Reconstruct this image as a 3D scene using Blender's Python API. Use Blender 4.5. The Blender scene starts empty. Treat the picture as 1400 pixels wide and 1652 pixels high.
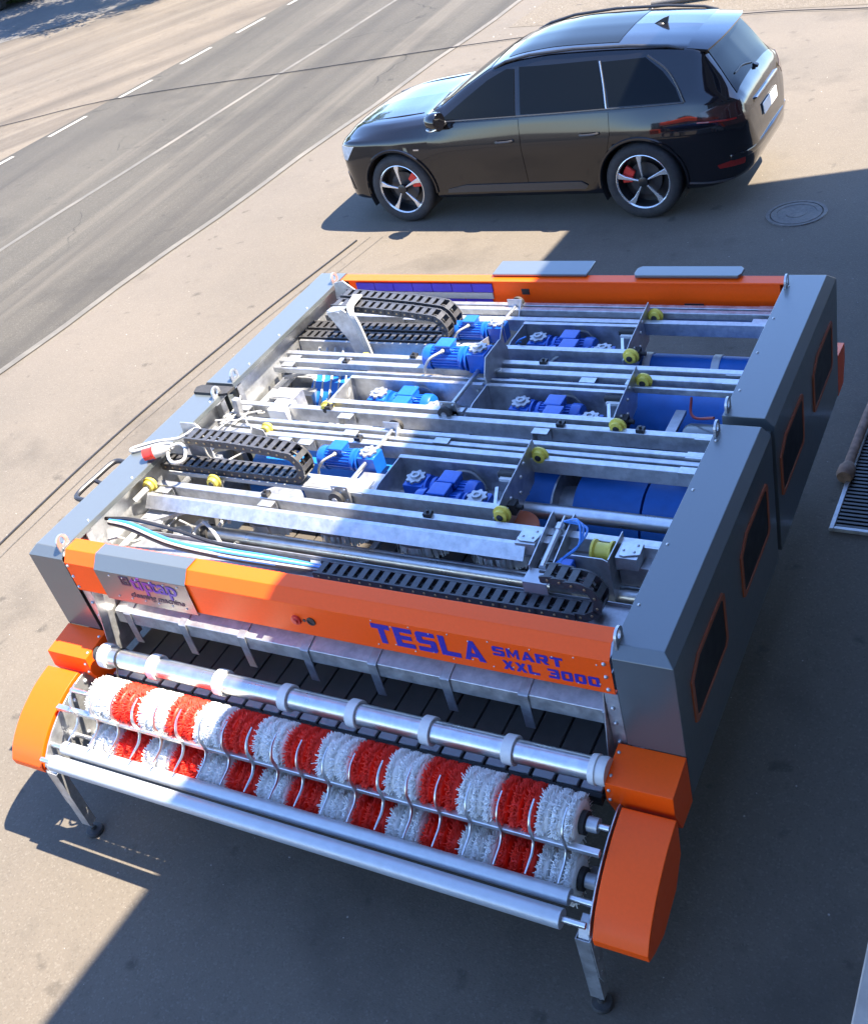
import bpy, bmesh, math, random
from mathutils import Vector, Matrix, Quaternion
random.seed(7)
S = bpy.context.scene
COL = S.collection
V = Vector
PI = math.pi

# ------------------------------------------------------------------ camera, sky, sun, exposure
def rodrigues(r):
    a = V(r); t = a.length
    return Quaternion(a / t, t).to_matrix()
CR = rodrigues((2.209, 0.3911, -0.5096))
cam_d = bpy.data.cameras.new('camera')
cam = bpy.data.objects.new('camera', cam_d); COL.objects.link(cam)
mw = Matrix((CR[0], -CR[1], -CR[2])).transposed().to_4x4()
mw.translation = V((3.2009, -3.069, 5.0061))
cam.matrix_world = mw
cam_d.sensor_fit = 'HORIZONTAL'; cam_d.sensor_width = 36.0
cam_d.lens = 1779.07 / 1400 * 36
cam_d.clip_start = 0.05; cam_d.clip_end = 2000
S.camera = cam

SUN_DIR = V((0.53, 0.24, 1.0)).normalized()
wd = bpy.data.worlds.new('World'); S.world = wd; wd.use_nodes = True
nt = wd.node_tree
for n in list(nt.nodes): nt.nodes.remove(n)
wo = nt.nodes.new('ShaderNodeOutputWorld'); bg = nt.nodes.new('ShaderNodeBackground')
sky = nt.nodes.new('ShaderNodeTexSky'); sky.sky_type = 'NISHITA'; sky.sun_disc = False
sky.sun_elevation = math.asin(SUN_DIR.z); sky.sun_rotation = math.atan2(SUN_DIR.x, SUN_DIR.y)
sky.air_density = 1.0; sky.dust_density = 0.3; sky.ozone_density = 3.0
bg.inputs['Strength'].default_value = 0.13
wb = nt.nodes.new('ShaderNodeMix'); wb.data_type = 'RGBA'; wb.blend_type = 'MULTIPLY'; wb.inputs[0].default_value = 1.0
wb.inputs[7].default_value = (0.88, 0.97, 1.16, 1.0)   # white balance set for the sun: open sky reads bluer
nt.links.new(sky.outputs[0], wb.inputs[6]); nt.links.new(wb.outputs[2], bg.inputs[0]); nt.links.new(bg.outputs[0], wo.inputs[0])
sl = bpy.data.lights.new('sun', 'SUN'); sl.energy = 5.0; sl.angle = math.radians(0.5); sl.color = (1.0, 0.89, 0.73)
so = bpy.data.objects.new('sun', sl); COL.objects.link(so)
so.rotation_mode = 'QUATERNION'; so.rotation_quaternion = (-SUN_DIR).to_track_quat('-Z', 'Y'); so.location = SUN_DIR * 40
S.view_settings.view_transform = 'Standard'; S.view_settings.look = 'None'
S.view_settings.gamma = 1.0; S.view_settings.use_curve_mapping = False
S.view_settings.exposure = 2.30

# ------------------------------------------------------------------ mesh builder
class MB:
    def __init__(s): s.v = []; s.f = []
    def add(s, vs, fs):
        o = len(s.v); s.v += [tuple(p) for p in vs]; s.f += [tuple(i + o for i in f) for f in fs]; return s
    def box(s, x0, x1, y0, y1, z0, z1):
        vs = [(x, y, z) for z in (z0, z1) for y in (y0, y1) for x in (x0, x1)]
        return s.add(vs, [(0, 2, 3, 1), (4, 5, 7, 6), (0, 1, 5, 4), (2, 6, 7, 3), (0, 4, 6, 2), (1, 3, 7, 5)])
    def obox(s, c, size, rot):
        m = rot if isinstance(rot, Matrix) else Matrix.Rotation(rot, 3, 'Z')
        h = V(size) / 2
        vs = [V(c) + m @ V((sx * h.x, sy * h.y, sz * h.z)) for sz in (-1, 1) for sy in (-1, 1) for sx in (-1, 1)]
        return s.add(vs, [(0, 2, 3, 1), (4, 5, 7, 6), (0, 1, 5, 4), (2, 6, 7, 3), (0, 4, 6, 2), (1, 3, 7, 5)])
    def prism(s, pts, ax, a, b):
        n = len(pts)
        def P(p, t):
            if ax == 'x': return (t, p[0], p[1])
            if ax == 'y': return (p[0], t, p[1])
            return (p[0], p[1], t)
        vs = [P(p, a) for p in pts] + [P(p, b) for p in pts]
        fs = [tuple(range(n)), tuple(range(2 * n - 1, n - 1, -1))]
        fs += [(i, i + n, (i + 1) % n + n, (i + 1) % n) for i in range(n)]
        return s.add(vs, fs)
    def lathe(s, p0, d, prof, n=20, a0=0, a1=2 * PI, ring=False):
        if ring: prof = list(prof) + [prof[0]]
        d = V(d).normalized(); u = d.orthogonal().normalized(); w = d.cross(u); p0 = V(p0)
        full = abs(a1 - a0 - 2 * PI) < 1e-6; m = n if full else n + 1
        vs = []
        for t, r in prof:
            for k in range(m):
                a = a0 + (a1 - a0) * k / n
                vs.append(p0 + d * t + (u * math.cos(a) + w * math.sin(a)) * r)
        fs = []
        for j in range(len(prof) - 1):
            for k in range(n):
                k2 = (k + 1) % m
                fs.append((j * m + k, j * m + k2, (j + 1) * m + k2, (j + 1) * m + k))
        if full and not ring:
            if prof[0][1] > 1e-4: fs.append(tuple(range(m - 1, -1, -1)))
            if prof[-1][1] > 1e-4: fs.append(tuple(range((len(prof) - 1) * m, len(prof) * m)))
        return s.add(vs, fs)
    def cyl(s, p0, p1, r, n=16, r2=None):
        p0 = V(p0); p1 = V(p1); d = p1 - p0
        return s.lathe(p0, d, [(0, r), (d.length, r if r2 is None else r2)], n)
    def tube(s, path, r, n=7):
        path = [V(p) for p in path]; N = len(path); vs = []; up = None
        for i, p in enumerate(path):
            t = (path[min(i + 1, N - 1)] - path[max(i - 1, 0)]).normalized()
            if up is None: up = t.orthogonal().normalized()
            up = (up - t * up.dot(t)).normalized(); w = t.cross(up)
            rr = r[i] if isinstance(r, (list, tuple)) else r
            vs += [p + (up * math.cos(2 * PI * k / n) + w * math.sin(2 * PI * k / n)) * rr for k in range(n)]
        fs = [(i * n + k, i * n + (k + 1) % n, (i + 1) * n + (k + 1) % n, (i + 1) * n + k) for i in range(N - 1) for k in range(n)]
        fs += [tuple(range(n - 1, -1, -1)), tuple(range((N - 1) * n, N * n))]
        return s.add(vs, fs)
    def ball(s, c, r, n=10, sz=1.0):
        prof = [(-r * math.cos(PI * i / 8) * sz, r * math.sin(PI * i / 8)) for i in range(9)]
        return s.lathe(c, (0, 0, 1), prof, n)
    def mesh(s, name, m, bevel=0.0, sharp=38, seg=1, recalc=True):
        me = bpy.data.meshes.new(name); bm = bmesh.new()
        bv = [bm.verts.new(p) for p in s.v]
        for f in s.f:
            try: bm.faces.new([bv[i] for i in f])
            except ValueError: pass
        if recalc: bmesh.ops.recalc_face_normals(bm, faces=bm.faces)
        if bevel:
            es = [e for e in bm.edges if len(e.link_faces) == 2 and e.calc_face_angle(0) > math.radians(25)]
            bmesh.ops.bevel(bm, geom=es, offset=bevel, segments=seg, affect='EDGES', profile=0.5, clamp_overlap=True)
        for f in bm.faces: f.smooth = True
        for e in bm.edges:
            if len(e.link_faces) != 2 or e.calc_face_angle(0) > math.radians(sharp): e.smooth = False
        bm.to_mesh(me); bm.free()
        me.materials.append(m); return me
    def build(s, name, m, parent=None, bevel=0.0, loc=None, sharp=38, seg=1, label=None, kind=None, recalc=True, nown=False):
        o = bpy.data.objects.new(name, s.mesh(name, m, bevel, sharp, seg, recalc)); COL.objects.link(o)
        if bevel and not nown: wn(o)
        if parent: o.parent = parent
        if loc is not None: o.location = loc
        if label: o['label'] = label
        if kind: o['kind'] = kind
        return o
def wn(o):
    m = o.modifiers.new('wn', 'WEIGHTED_NORMAL'); m.weight = 100; m.keep_sharp = True
def link(name, me, parent, loc=(0, 0, 0), rot=None):
    o = bpy.data.objects.new(name, me); COL.objects.link(o); o.parent = parent; o.location = loc
    if rot: o.rotation_euler = rot
    return o
def tag(o, label=None, cat=None, group=None, kind=None):
    for k, v in (('label', label), ('category', cat), ('group', group), ('kind', kind)):
        if v: o[k] = v
    return o
def empty(name, loc, rz=0, label=None, cat=None, group=None):
    o = bpy.data.objects.new(name, None); COL.objects.link(o); o.empty_display_size = 0.2
    o.location = loc; o.rotation_euler = (0, 0, rz)
    return tag(o, label, cat, group)
def copy_tree(o, parent=None):
    c = o.copy(); COL.objects.link(c); c.parent = parent
    for ch in list(o.children): copy_tree(ch, c)
    return c
def bez(pts, n=24):
    """Catmull-Rom through points"""
    P = [V(p) for p in pts]; P = [P[0] * 2 - P[1]] + P + [P[-1] * 2 - P[-2]]; out = []
    m = len(P) - 3
    for i in range(m):
        k = max(2, n // m)
        for j in range(k):
            t = j / k; a, b, c, d = P[i:i + 4]
            out.append(0.5 * ((2 * b) + (c - a) * t + (2 * a - 5 * b + 4 * c - d) * t * t + (3 * b - a - 3 * c + d) * t ** 3))
    out.append(P[-2]); return out

# ------------------------------------------------------------------ materials
def principled(name):
    m = bpy.data.materials.new(name); m.use_nodes = True
    return m, m.node_tree, m.node_tree.nodes['Principled BSDF']
def N(nt, t, **kw):
    n = nt.nodes.new(t)
    for k, v in kw.items():
        if k in n.inputs.keys(): n.inputs[k].default_value = v
        else: setattr(n, k, v)
    return n
def ramp(nt, src, stops):
    r = nt.nodes.new('ShaderNodeValToRGB'); e = r.color_ramp.elements
    while len(e) < len(stops): e.new(0.5)
    for i, (p, c) in enumerate(stops):
        e[i].position = p; e[i].color = (*c, 1) if not isinstance(c, float) else (c, c, c, 1)
    nt.links.new(src, r.inputs[0]); return r
def mat(name, col, rough=0.5, metal=0.0, var=0.06, scale=30.0, rvar=0.08, bump=0.0, coat=0.0, spec=0.5, dirt=0.0, coords='Object'):
    m, nt, b = principled(name)
    tc = N(nt, 'ShaderNodeTexCoord'); no = N(nt, 'ShaderNodeTexNoise', Scale=scale, Detail=5.0, Roughness=0.6)
    nt.links.new(tc.outputs[coords], no.inputs['Vector'])
    lo = tuple(max(0, c * (1 - var)) for c in col); hi = tuple(min(1, c * (1 + var)) for c in col)
    r = ramp(nt, no.outputs['Fac'], [(0.3, lo), (0.7, hi)])
    out = r.outputs[0]
    if dirt:
        n2 = N(nt, 'ShaderNodeTexNoise', Scale=scale * 0.17, Detail=8.0, Roughness=0.7)
        nt.links.new(tc.outputs[coords], n2.inputs['Vector'])
        rr = ramp(nt, n2.outputs['Fac'], [(0.45, 0.0), (0.75, 1.0)])
        mx = N(nt, 'ShaderNodeMix', data_type='RGBA'); mul = N(nt, 'ShaderNodeMath', operation='MULTIPLY'); mul.inputs[1].default_value = dirt
        nt.links.new(rr.outputs[0], mul.inputs[0]); nt.links.new(mul.outputs[0], mx.inputs[0])
        nt.links.new(out, mx.inputs[6]); mx.inputs[7].default_value = (0.22, 0.19, 0.15, 1); out = mx.outputs[2]
    nt.links.new(out, b.inputs['Base Color'])
    mr = N(nt, 'ShaderNodeMapRange'); mr.inputs[3].default_value = max(0.02, rough - rvar); mr.inputs[4].default_value = min(1, rough + rvar)
    n3 = N(nt, 'ShaderNodeTexNoise', Scale=scale * 0.4, Detail=6.0); nt.links.new(tc.outputs[coords], n3.inputs['Vector'])
    nt.links.new(n3.outputs['Fac'], mr.inputs[0]); nt.links.new(mr.outputs[0], b.inputs['Roughness'])
    b.inputs['Metallic'].default_value = metal; b.inputs['Coat Weight'].default_value = coat; b.inputs['Coat Roughness'].default_value = 0.04 if rough < .2 else rough * .6
    b.inputs['Specular IOR Level'].default_value = spec
    if bump:
        bp = N(nt, 'ShaderNodeBump', Strength=bump, Distance=0.004); nt.links.new(no.outputs['Fac'], bp.inputs['Height'])
        nt.links.new(bp.outputs[0], b.inputs['Normal'])
    return m
def galv(name, base=(0.50, 0.51, 0.52), rough=0.36):
    m, nt, b = principled(name)
    tc = N(nt, 'ShaderNodeTexCoord'); vo = N(nt, 'ShaderNodeTexVoronoi', Scale=38.0); nt.links.new(tc.outputs['Object'], vo.inputs['Vector'])
    no = N(nt, 'ShaderNodeTexNoise', Scale=14.0, Detail=8.0, Roughness=0.65); nt.links.new(tc.outputs['Object'], no.inputs['Vector'])
    sep = N(nt, 'ShaderNodeSeparateColor'); nt.links.new(vo.outputs['Color'], sep.inputs[0])
    ad = N(nt, 'ShaderNodeMath', operation='MULTIPLY_ADD'); ad.inputs[1].default_value = 0.13
    nt.links.new(sep.outputs[0], ad.inputs[0]); nt.links.new(no.outputs['Fac'], ad.inputs[2])
    r = ramp(nt, ad.outputs[0], [(0.36, tuple(c * 0.80 for c in base)), (0.76, tuple(min(1, c * 1.22) for c in base))])
    nt.links.new(r.outputs[0], b.inputs['Base Color']); b.inputs['Metallic'].default_value = 0.8
    mr = N(nt, 'ShaderNodeMapRange'); mr.inputs[3].default_value = rough - 0.12; mr.inputs[4].default_value = rough + 0.2
    nt.links.new(ad.outputs[0], mr.inputs[0]); nt.links.new(mr.outputs[0], b.inputs['Roughness'])
    return m
def ground_mat(name, base, alt, dark, speck=1.0, crack=True, dirn=None, stains=True):
    m, nt, b = principled(name)
    tc = N(nt, 'ShaderNodeTexCoord'); co = tc.outputs['Object']
    def noise(sc, det=6.0, ro=0.6, vec=None):
        n = N(nt, 'ShaderNodeTexNoise', Scale=sc, Detail=det, Roughness=ro); nt.links.new(vec or co, n.inputs['Vector']); return n.outputs['Fac']
    big = ramp(nt, noise(0.35, 8.0, 0.65), [(0.32, alt), (0.62, base)]).outputs[0]
    def mixc(a, col, fac, mode='MIX'):
        mx = N(nt, 'ShaderNodeMix', data_type='RGBA', blend_type=mode); nt.links.new(fac, mx.inputs[0]); nt.links.new(a, mx.inputs[6])
        if isinstance(col, tuple): mx.inputs[7].default_value = (*col, 1)
        else: nt.links.new(col, mx.inputs[7])
        return mx.outputs[2]
    c = mixc(big, dark, ramp(nt, noise(1.7, 9.0, 0.72), [(0.56, 0.0), (0.82, 0.55)]).outputs[0])
    # drips and small stains
    c = mixc(c, tuple(x * 0.4 for x in dark), ramp(nt, noise(4.0, 3.0, 0.5), [(0.66, 0.0), (0.74, 0.5)]).outputs[0])
    # aggregate
    vo = N(nt, 'ShaderNodeTexVoronoi', Scale=95.0); nt.links.new(co, vo.inputs['Vector'])
    sp = N(nt, 'ShaderNodeSeparateColor'); nt.links.new(vo.outputs['Color'], sp.inputs[0])
    c = mixc(c, (0.26, 0.24, 0.21), ramp(nt, sp.outputs[0], [(0.80, 0.0), (1.0, 0.42 * speck)]).outputs[0])
    c = mixc(c, tuple(x * 0.35 for x in dark), ramp(nt, sp.outputs[1], [(0.78, 0.0), (1.0, 0.55 * speck)]).outputs[0])
    fine = noise(160.0, 2.0, 0.6)
    c = mixc(c, (0, 0, 0), ramp(nt, fine, [(0.25, 0.28 * speck), (0.5, 0.0)]).outputs[0])
    if stains:
        n9 = noise(0.55, 5.0, 0.62)
        c = mixc(c, tuple(x * 0.55 for x in dark), ramp(nt, n9, [(0.55, 0.0), (0.70, 0.45)]).outputs[0])
    if dirn is not None:   # wheel tracks along the lane
        mp = N(nt, 'ShaderNodeMapping'); mp.inputs['Rotation'].default_value = (0, 0, dirn); nt.links.new(co, mp.inputs[0])
        mp2 = N(nt, 'ShaderNodeMapping'); mp2.inputs['Scale'].default_value = (1.0, 0.035, 1.0); nt.links.new(mp.outputs[0], mp2.inputs[0])
        c = mixc(c, tuple(x * 0.75 for x in dark), ramp(nt, noise(1.1, 5.0, 0.6, mp2.outputs[0]), [(0.42, 0.0), (0.68, 0.75)]).outputs[0])
        c = mixc(c, (0.16, 0.14, 0.11), ramp(nt, noise(0.9, 5.0, 0.6, mp2.outputs[0]), [(0.55, 0.0), (0.8, 0.55)]).outputs[0])
    if crack:
        wv = N(nt, 'ShaderNodeTexNoise', Scale=0.8, Detail=6.0); nt.links.new(co, wv.inputs['Vector'])
        mm = N(nt, 'ShaderNodeMix', data_type='RGBA', blend_type='LINEAR_LIGHT'); mm.inputs[0].default_value = 0.5
        nt.links.new(co, mm.inputs[6]); nt.links.new(wv.outputs['Color'], mm.inputs[7])
        v2 = N(nt, 'ShaderNodeTexVoronoi', Scale=0.22, feature='DISTANCE_TO_EDGE'); nt.links.new(mm.outputs[2], v2.inputs['Vector'])
        cr = ramp(nt, v2.outputs['Distance'], [(0.0, 1.0), (0.0028, 0.0)]).outputs[0]
        brk = ramp(nt, noise(0.6, 3.0), [(0.5, 0.0), (0.6, 0.75)]).outputs[0]
        mu = N(nt, 'ShaderNodeMath', operation='MULTIPLY'); nt.links.new(cr, mu.inputs[0]); nt.links.new(brk, mu.inputs[1])
        c = mixc(c, tuple(x * 0.3 for x in dark), mu.outputs[0])
    nt.links.new(c, b.inputs['Base Color']); b.inputs['Roughness'].default_value = 0.85; b.inputs['Specular IOR Level'].default_value = 0.25
    bp = N(nt, 'ShaderNodeBump', Strength=0.55, Distance=0.006); nt.links.new(noise(60.0, 4.0, 0.7), bp.inputs['Height']); nt.links.new(bp.outputs[0], b.inputs['Normal'])
    return m

M = {}
M['yard'] = ground_mat('worn_asphalt_yard', (0.110, 0.094, 0.075), (0.092, 0.080, 0.065), (0.062, 0.055, 0.046), 0.32, False)
M['road'] = ground_mat('road_asphalt', (0.061, 0.055, 0.044), (0.051, 0.047, 0.038), (0.038, 0.035, 0.030), 0.4, True, -0.06)
M['sand'] = ground_mat('sandy_shoulder', (0.118, 0.097, 0.071), (0.092, 0.077, 0.058), (0.060, 0.050, 0.039), 0.7, False, 0.55)
M['gravel'] = ground_mat('pale_gravel', (0.115, 0.096, 0.070), (0.097, 0.081, 0.061), (0.055, 0.047, 0.038), 1.2, False)
M['lot'] = ground_mat('lot_asphalt', (0.085, 0.080, 0.073), (0.075, 0.070, 0.064), (0.05, 0.05, 0.048), 0.8, False)
M['line'] = mat('worn_white_road_paint', (0.30, 0.28, 0.24), 0.7, var=0.3, scale=14, dirt=0.5)
M['faint'] = mat('faded_road_paint', (0.078, 0.072, 0.060), 0.8, var=0.2, scale=3, dirt=0.6)
M['tar'] = mat('tar', (0.045, 0.043, 0.042), 0.8, var=0.3)
M['stripdull'] = mat('dull_brown_strip', (0.06, 0.054, 0.047), 0.9, var=0.3)
M['grey'] = mat('grey_powder_coat', (0.070, 0.081, 0.084), 0.32, var=0.03, scale=60, rvar=0.04, bump=0.02, spec=0.9, coat=0.45)
M['orange'] = mat('orange_powder_coat', (0.95, 0.092, 0.004), 0.36, var=0.03, scale=60, rvar=0.05, bump=0.02, spec=0.22, coat=0.0)
M['galv'] = galv('galvanised_steel')
M['galvd'] = galv('dull_galvanised_steel', (0.38, 0.39, 0.41), 0.45)
M['alu'] = mat('drawn_steel_tube', (0.54, 0.55, 0.56), 0.30, 0.9, var=0.12, scale=20, rvar=0.10)
M['greytube'] = mat('grey_coated_tube', (0.42, 0.45, 0.48), 0.38, 0.35, var=0.05, scale=20)
M['blue'] = mat('blue_motor_enamel', (0.006, 0.085, 0.42), 0.35, var=0.12, scale=25, coat=0.3)
M['bluebelt'] = mat('blue_roller_rubber', (0.006, 0.125, 0.46), 0.5, var=0.10, scale=12)
M['film'] = mat('violet_blue_film', (0.035, 0.02, 0.40), 0.4, var=0.15, scale=12)
M['yellow'] = mat('yellow_polyurethane', (0.62, 0.50, 0.07), 0.45, var=0.10, scale=25)
M['black'] = mat('black_plastic', (0.018, 0.018, 0.020), 0.42, var=0.25, scale=30)
M['brass'] = mat('brass_pin', (0.42, 0.30, 0.16), 0.4, 0.6)
M['chain'] = mat('dark_grey_chain_plastic', (0.045, 0.045, 0.048), 0.40, var=0.2, scale=40)
M['rubber'] = mat('black_rubber', (0.022, 0.022, 0.023), 0.72, var=0.25, scale=30, dirt=0.15)
M['white'] = mat('white_plastic', (0.60, 0.60, 0.58), 0.40, var=0.04)
M['bw'] = mat('white_nylon_bristle', (0.88, 0.88, 0.86), 0.5, var=0.05)
M['br'] = mat('red_nylon_bristle', (0.88, 0.022, 0.005), 0.5, var=0.15)
M['belt'] = mat('grey_brown_belt_slat', (0.055, 0.048, 0.042), 0.6, var=0.18, scale=9, dirt=0.25)
M['beltdark'] = mat('belt_underside', (0.02, 0.019, 0.018), 0.8)
M['ink'] = mat('deep_blue_vinyl', (0.030, 0.020, 0.30), 0.4)
M['inkdark'] = mat('dark_vinyl', (0.035, 0.025, 0.06), 0.45)
M['inkreflect'] = mat('blue_vinyl_red_reflection', (0.13, 0.015, 0.26), 0.45)  # blue lettering turned purple: reddish reflection painted into the colour
M['pink'] = mat('salmon_vinyl', (0.55, 0.10, 0.08), 0.45)
M['red'] = mat('red_plastic', (0.60, 0.03, 0.02), 0.35)
M['cableblue'] = mat('blue_hose', (0.05, 0.22, 0.62), 0.4)
M['cablegrey'] = mat('pale_grey_cable', (0.36, 0.36, 0.345), 0.45)
M['glassblk'] = mat('smoked_window_pane', (0.006, 0.005, 0.005), 0.40, var=0.1, spec=0.2)
M['copper'] = mat('orange_brown_window_rim', (0.36, 0.085, 0.028), 0.5)
M['wood'] = mat('weathered_timber', (0.19, 0.12, 0.085), 0.8, var=0.35, scale=18, bump=0.6)
M['concrete'] = mat('pale_concrete', (0.52, 0.45, 0.38), 0.85, var=0.12, scale=6, bump=0.3, dirt=0.2)
M['plaster'] = mat('brown_plaster', (0.13, 0.11, 0.09), 0.9, var=0.06, scale=3, bump=0.2)
M['roofing'] = mat('brown_roof_sheet', (0.12, 0.08, 0.06), 0.6)
M['iron'] = mat('cast_iron', (0.10, 0.095, 0.09), 0.75, 0.3, var=0.25, scale=30, dirt=0.4)
M['bark'] = mat('bark', (0.09, 0.07, 0.05), 0.9, var=0.3, scale=9, bump=0.8)
M['leaf'] = mat('leaf_green', (0.055, 0.10, 0.025), 0.5, var=0.3, scale=4)
M['grass'] = mat('green_grass', (0.05, 0.09, 0.02), 0.6, var=0.35, scale=6)
M['drygrass'] = mat('dry_grass', (0.24, 0.18, 0.075), 0.7, var=0.35, scale=6)
M['pebble'] = mat('pebble', (0.22, 0.20, 0.18), 0.8, var=0.5, scale=0.7)

# ------------------------------------------------------------------ ground, road, verges
def sheet(name, pts, z, m, cuts=0, kind='structure', label=None):
    b = MB(); b.add([(x, y, z) for x, y in pts], [tuple(range(len(pts)))])
    return b.build(name, m, None, kind=kind, recalc=False)
sheet('yard', [(-400, -400), (400, -400), (400, 400), (-400, 400)], 0.0, M['yard'])
fe = lambda y: -13.98 + 0.085 * (y - 10.48)
ne = lambda y: -7.37 + 0.075 * (y - 4.0)
ce = lambda y: -10.46 + 0.058 * (y - 7.0)
Y0, Y1 = -70, 120
sheet('sandy_shoulder', [(-400, Y0), (fe(Y0) + .1, Y0), (fe(Y1) + .1, Y1), (-400, Y1)], 0.004, M['sand'])
sheet('road', [(fe(Y0) - .18, Y0), (ne(Y0), Y0), (ne(Y1), Y1), (fe(Y1) - .18, Y1)], 0.008, M['road'])
sheet('gravel_verge', [(-5.9, 15.45), (-3.6, 15.05), (-1.7, 14.88), (0.3, 14.5), (3.0, 13.9), (40, 6), (40, 120), (2.0, 120), (-1, 60), (-4.6, 30)], 0.004, M['gravel'])
sheet('parking_lot', [(-60, 12.0), (-23.4, 19.45), (-20.3, 21.7), (-19.6, 22.3), (-14, 26.2), (-9, 60), (-60, 60)], 0.010, M['lot'])
def strip(mb, p, w, z, x=None):
    P = [V((*q, 0)) for q in p]; L = []; R = []
    for i, q in enumerate(P):
        t = (P[min(i + 1, len(P) - 1)] - P[max(i - 1, 0)]).normalized(); n = V((-t.y, t.x, 0)) * w / 2
        L.append(q + n); R.append(q - n)
    vs = [(q.x, q.y, z) for q in L + R]; n = len(P)
    mb.add(vs, [(i, i + 1, n + i + 1, n + i) for i in range(n - 1)])
# lane markings: separate pieces, all of one kind
b = MB(); strip(b, [(ce(y) + 0.02 * math.sin(y * 1.3), y) for y in range(-30, 60, 2)], 0.10, 0.012)
tag(b.build('centre_line', M['faint'], None, kind='structure', recalc=False))
b = MB(); strip(b, [(ne(y) + 0.03 * math.sin(y * 1.7), y) for y in range(-30, 60, 1)], 0.11, 0.012)
tag(b.build('road_edge_line', M['faint'], None, kind='structure', recalc=False))
for i in range(9):
    y = 8.0 + 1.905 * i - 0.1
    b = MB(); strip(b, [(fe(y), y), (fe(y + 1.0), y + 1.0)], 0.10, 0.012)
    b.build('edge_dash', M['line'], None, kind='structure', recalc=False)
# thin dark tube across the road, a black one along the yard, dull strips beside it
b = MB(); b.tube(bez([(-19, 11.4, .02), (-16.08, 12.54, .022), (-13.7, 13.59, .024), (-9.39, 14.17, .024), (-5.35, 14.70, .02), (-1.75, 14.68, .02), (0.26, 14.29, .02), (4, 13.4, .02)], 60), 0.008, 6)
tag(b.build('ground_line', M['black']), 'thin dark line running across the road and behind the black car', 'cable')
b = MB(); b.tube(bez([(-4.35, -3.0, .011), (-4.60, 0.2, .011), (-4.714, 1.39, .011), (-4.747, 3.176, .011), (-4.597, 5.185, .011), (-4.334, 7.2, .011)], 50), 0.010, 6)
tag(b.build('ground_line', M['black']), 'thin black line on the yard along the left side of the machine', 'cable')
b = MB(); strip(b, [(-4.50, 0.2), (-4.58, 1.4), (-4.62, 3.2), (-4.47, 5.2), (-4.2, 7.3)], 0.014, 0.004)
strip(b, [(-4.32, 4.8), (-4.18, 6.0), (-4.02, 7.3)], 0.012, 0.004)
tag(b.build('thin_strip', M['stripdull'], None, kind='structure', recalc=False))  # flat narrow strips, a little darker than the yard

# loose stones
b = MB(); rnd = random.Random(3)
for i in range(900):
    if i < 560: x = rnd.uniform(-7, 3); y = rnd.uniform(-2.2, 12)
    else: x = rnd.uniform(-6, 5); y = rnd.uniform(14.9, 19)
    r = rnd.choice((0.003, 0.004, 0.005, 0.008)) * (1 if i < 560 else 3.2)
    p = V((x, y, r * .4)); q = [p + V((rnd.uniform(.6, 1) * r * math.cos(a), rnd.uniform(.6, 1) * r * math.sin(a), -r * .4)) for a in (0, 1.3, 2.5, 3.8, 5.1)]
    b.add(q + [p + V((0, 0, r * .5))], [(k, (k + 1) % 5, 5) for k in range(5)])
tag(b.build('loose_stones', M['pebble'], None, kind='stuff', sharp=180))
# manhole cover
mh = empty('manhole_cover', (0.70, 7.68, 0), 0.1, 'round iron manhole cover in the shaded yard by the car', 'manhole cover')
b = MB(); b.lathe((0, 0, 0), (0, 0, 1), [(0, .30), (.012, .295), (.012, .262), (0, .26)], 40, ring=True); b.build('rim', M['iron'], mh)
b = MB(); b.lathe((0, 0, .001), (0, 0, 1), [(0, .252), (.010, .248), (.010, .20), (.006, .198), (.006, .10), (.010, .098), (.010, .0001)], 40); b.build('lid', M['iron'], mh)
# floor grate at the right
gr = empty('floor_grate', (1.965, 2.81, 0), -0.02, 'black floor grate in a steel frame beside the right side of the machine', 'grate')
GW, GL = 1.5, 1.35
b = MB(); b.box(0, .03, 0, GL, 0, .03); b.box(.03, GW - .03, 0, .03, 0, .03); b.box(.03, GW - .03, GL - .03, GL, 0, .03); b.box(GW - .03, GW, 0, GL, 0, .03)
b.build('frame', M['galvd'], gr, bevel=.003)
b = MB(); b.box(.031, GW - .031, .031, GL - .031, .002, .008); b.build('base', M['black'], gr)
bm_ = MB().box(.032, GW - .032, -.010, .010, .008, .022).mesh('bar', M['black'])
for i in range(32): link('bar', bm_, gr, (0, .05 + i * (GL - .1) / 31, 0))
# weathered pole leaning over the grate
wp = empty('wooden_pole', (1.97, 3.40, 0), 0, 'weathered brown wooden pole lying over the corner of the grate', 'pole')
b = MB(); b.tube(bez([(0.0, 0.05, .075), (.012, .35, .085), (.03, .8, .085), (.08, 1.5, .07)], 20), [.034] * 18 + [.036] * 3, 10); b.build('shaft', M['wood'], wp)
b = MB(); b.lathe((-.004, -.07, .06), (.04, 1, .06), [(0, .018), (.0, .05), (.03, .062), (.10, .058), (.15, .036)], 14); b.build('head', M['wood'], wp)
# concrete step along the building
b = MB(); b.box(2.718, 3.49, -14, 1.5, 0, .15)
tag(b.build('concrete_step', M['concrete'], bevel=.008), 'pale concrete step along the foot of the building', 'step')
# dark pipe on the verge
b = MB(); b.cyl((-3.35, 15.62, .06), (-1.4, 15.85, .07), .05, 12)
tag(b.build('pipe', M['iron']), 'dark pipe lying on the gravel behind the roof of the black car', 'pipe')

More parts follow.
